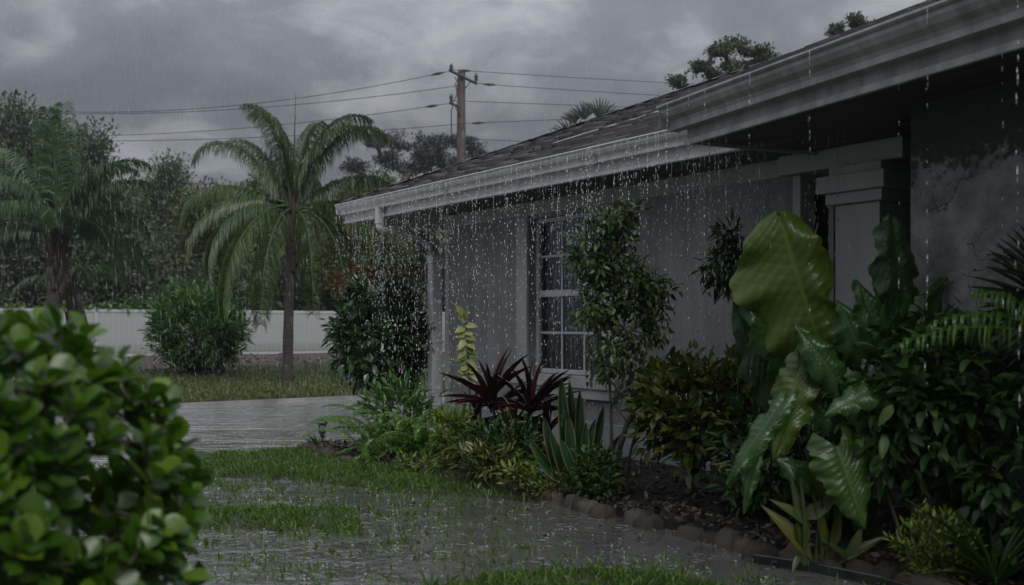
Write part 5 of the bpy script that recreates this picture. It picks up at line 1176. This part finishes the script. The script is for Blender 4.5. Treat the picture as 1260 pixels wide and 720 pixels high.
# spray between gutter and wall
k = 1500; s = r.uniform(1.0, 6.8, k); t_ = r.uniform(-.12, .68, k); z = 2.45-np.abs(r.normal(0, .42, k))
Ps = np.array([HW(a, b_, c_) for a, b_, c_ in zip(s, t_, z)]); P = np.vstack([np.array(P), Ps]); Wd = np.concatenate([Wd, r.uniform(.0035, .0075, k)]); Ln = np.concatenate([Ln, r.uniform(.010, .045, k)])
drops('falling_drips', P, np.array(Wd), np.array(Ln), r, 'beads of rainwater falling from the overflowing gutters', 'rainwater')
# rain in the air
k = 13000; D_ = 4.5+24*r.random(k)**.8; X_ = r.uniform(-.53, .53, k)*D_; Z_ = EYE+r.uniform(-.31, .36, k)*D_; ok = (Z_ > .03)
hs = (X_-G0[0])*nx[0]+(D_-G0[1])*nx[1]; ok &= (hs < -.02) | (((X_-G0[0])*ax[0]+(D_-G0[1])*ax[1]) < -.05)
hb = (X_-A0[0])*-sb+(D_-A0[1])*cb; ok &= ~((hb > -.02) & (((X_-A0[0])*cb+(D_-A0[1])*sb) > 0))
X_, D_, Z_ = X_[ok], D_[ok], Z_[ok]; k = len(X_)
drops('rain', np.column_stack([X_, D_, Z_]), r.uniform(.0009, .0019, k)*np.clip(D_/9, .5, 2.0), r.uniform(.05, .14, k)*np.clip(D_/9, .6, 2.4), r, 'heavy rain falling over the garden, driveway and lawn', 'rain', np.column_stack([r.normal(-.05, .02, k), r.normal(0, .02, k)]))
# splashes on water
k = 3600; x = r.uniform(-6, 3, k); y = r.uniform(4, 16, k); qv = x*eq[0]+y*eq[1]; ok = inview(x, y) & (qv < Q1) & (edge_dist(x, y) > .0); x, y = x[ok], y[ok]; k = len(x)
wet = (lawn_h(x, y) < .002) | (x*eq[0]+y*eq[1] > Q0); x, y = x[wet], y[wet]; k = len(x)
Pp = np.column_stack([np.repeat(x, 3), np.repeat(y, 3), np.zeros(3*k)])+np.column_stack([r.normal(0, .008, (3*k, 2)), np.abs(r.normal(.006, .012, 3*k))-.004])
drops('rain_splashes', Pp, r.uniform(.003, .008, 3*k), r.uniform(.003, .010, 3*k), r, 'small splashes where rain hits the puddles and driveway', 'splash')

r = np.random.default_rng(70); k = 900; x = r.uniform(-3, 2.2, k); y = r.uniform(4.2, 8.6, k); ok = inview(x, y) & (edge_dist(x, y) > .05); x, y = x[ok], y[ok]
P3 = np.column_stack([x, y, np.maximum(lawn_h(x, y), 0)+.003]); D = r.normal(size=P3.shape); D[:, 2] *= .15
V, T, at = joined(LS['oval'], frames(P3, D, r.normal(size=P3.shape)*.2+[0, 0, 1], r.uniform(.012, .045, len(x))), r)
link('leaf_litter', np_mesh('leaf_litter', V, T, at), MT['chip'], kind='stuff', label='bits of bark and dead leaf floating on the flooded lawn', cat='litter')

# ------------------------------------------------------------------ HAZE
m = bpy.data.materials.new('rain_haze'); m.use_nodes = True; t = m.node_tree; t.nodes.clear()
o_ = N(t, 'ShaderNodeOutputMaterial'); v_ = N(t, 'ShaderNodeVolumePrincipled'); v_.inputs['Color'].default_value = (.80, .85, .95, 1); v_.inputs['Density'].default_value = .0018; v_.inputs['Anisotropy'].default_value = .78
t.links.new(v_.outputs[0], o_.inputs['Volume'])
MB().box(-78, 78, -4, 128, -1.1, 13.2).build('haze', m, kind='stuff', label='pale rain haze filling the air', cat='haze')
print('objects', len(bpy.data.objects), 'tris', sum(len(o.data.polygons) for o in bpy.data.objects if o.type == 'MESH'))
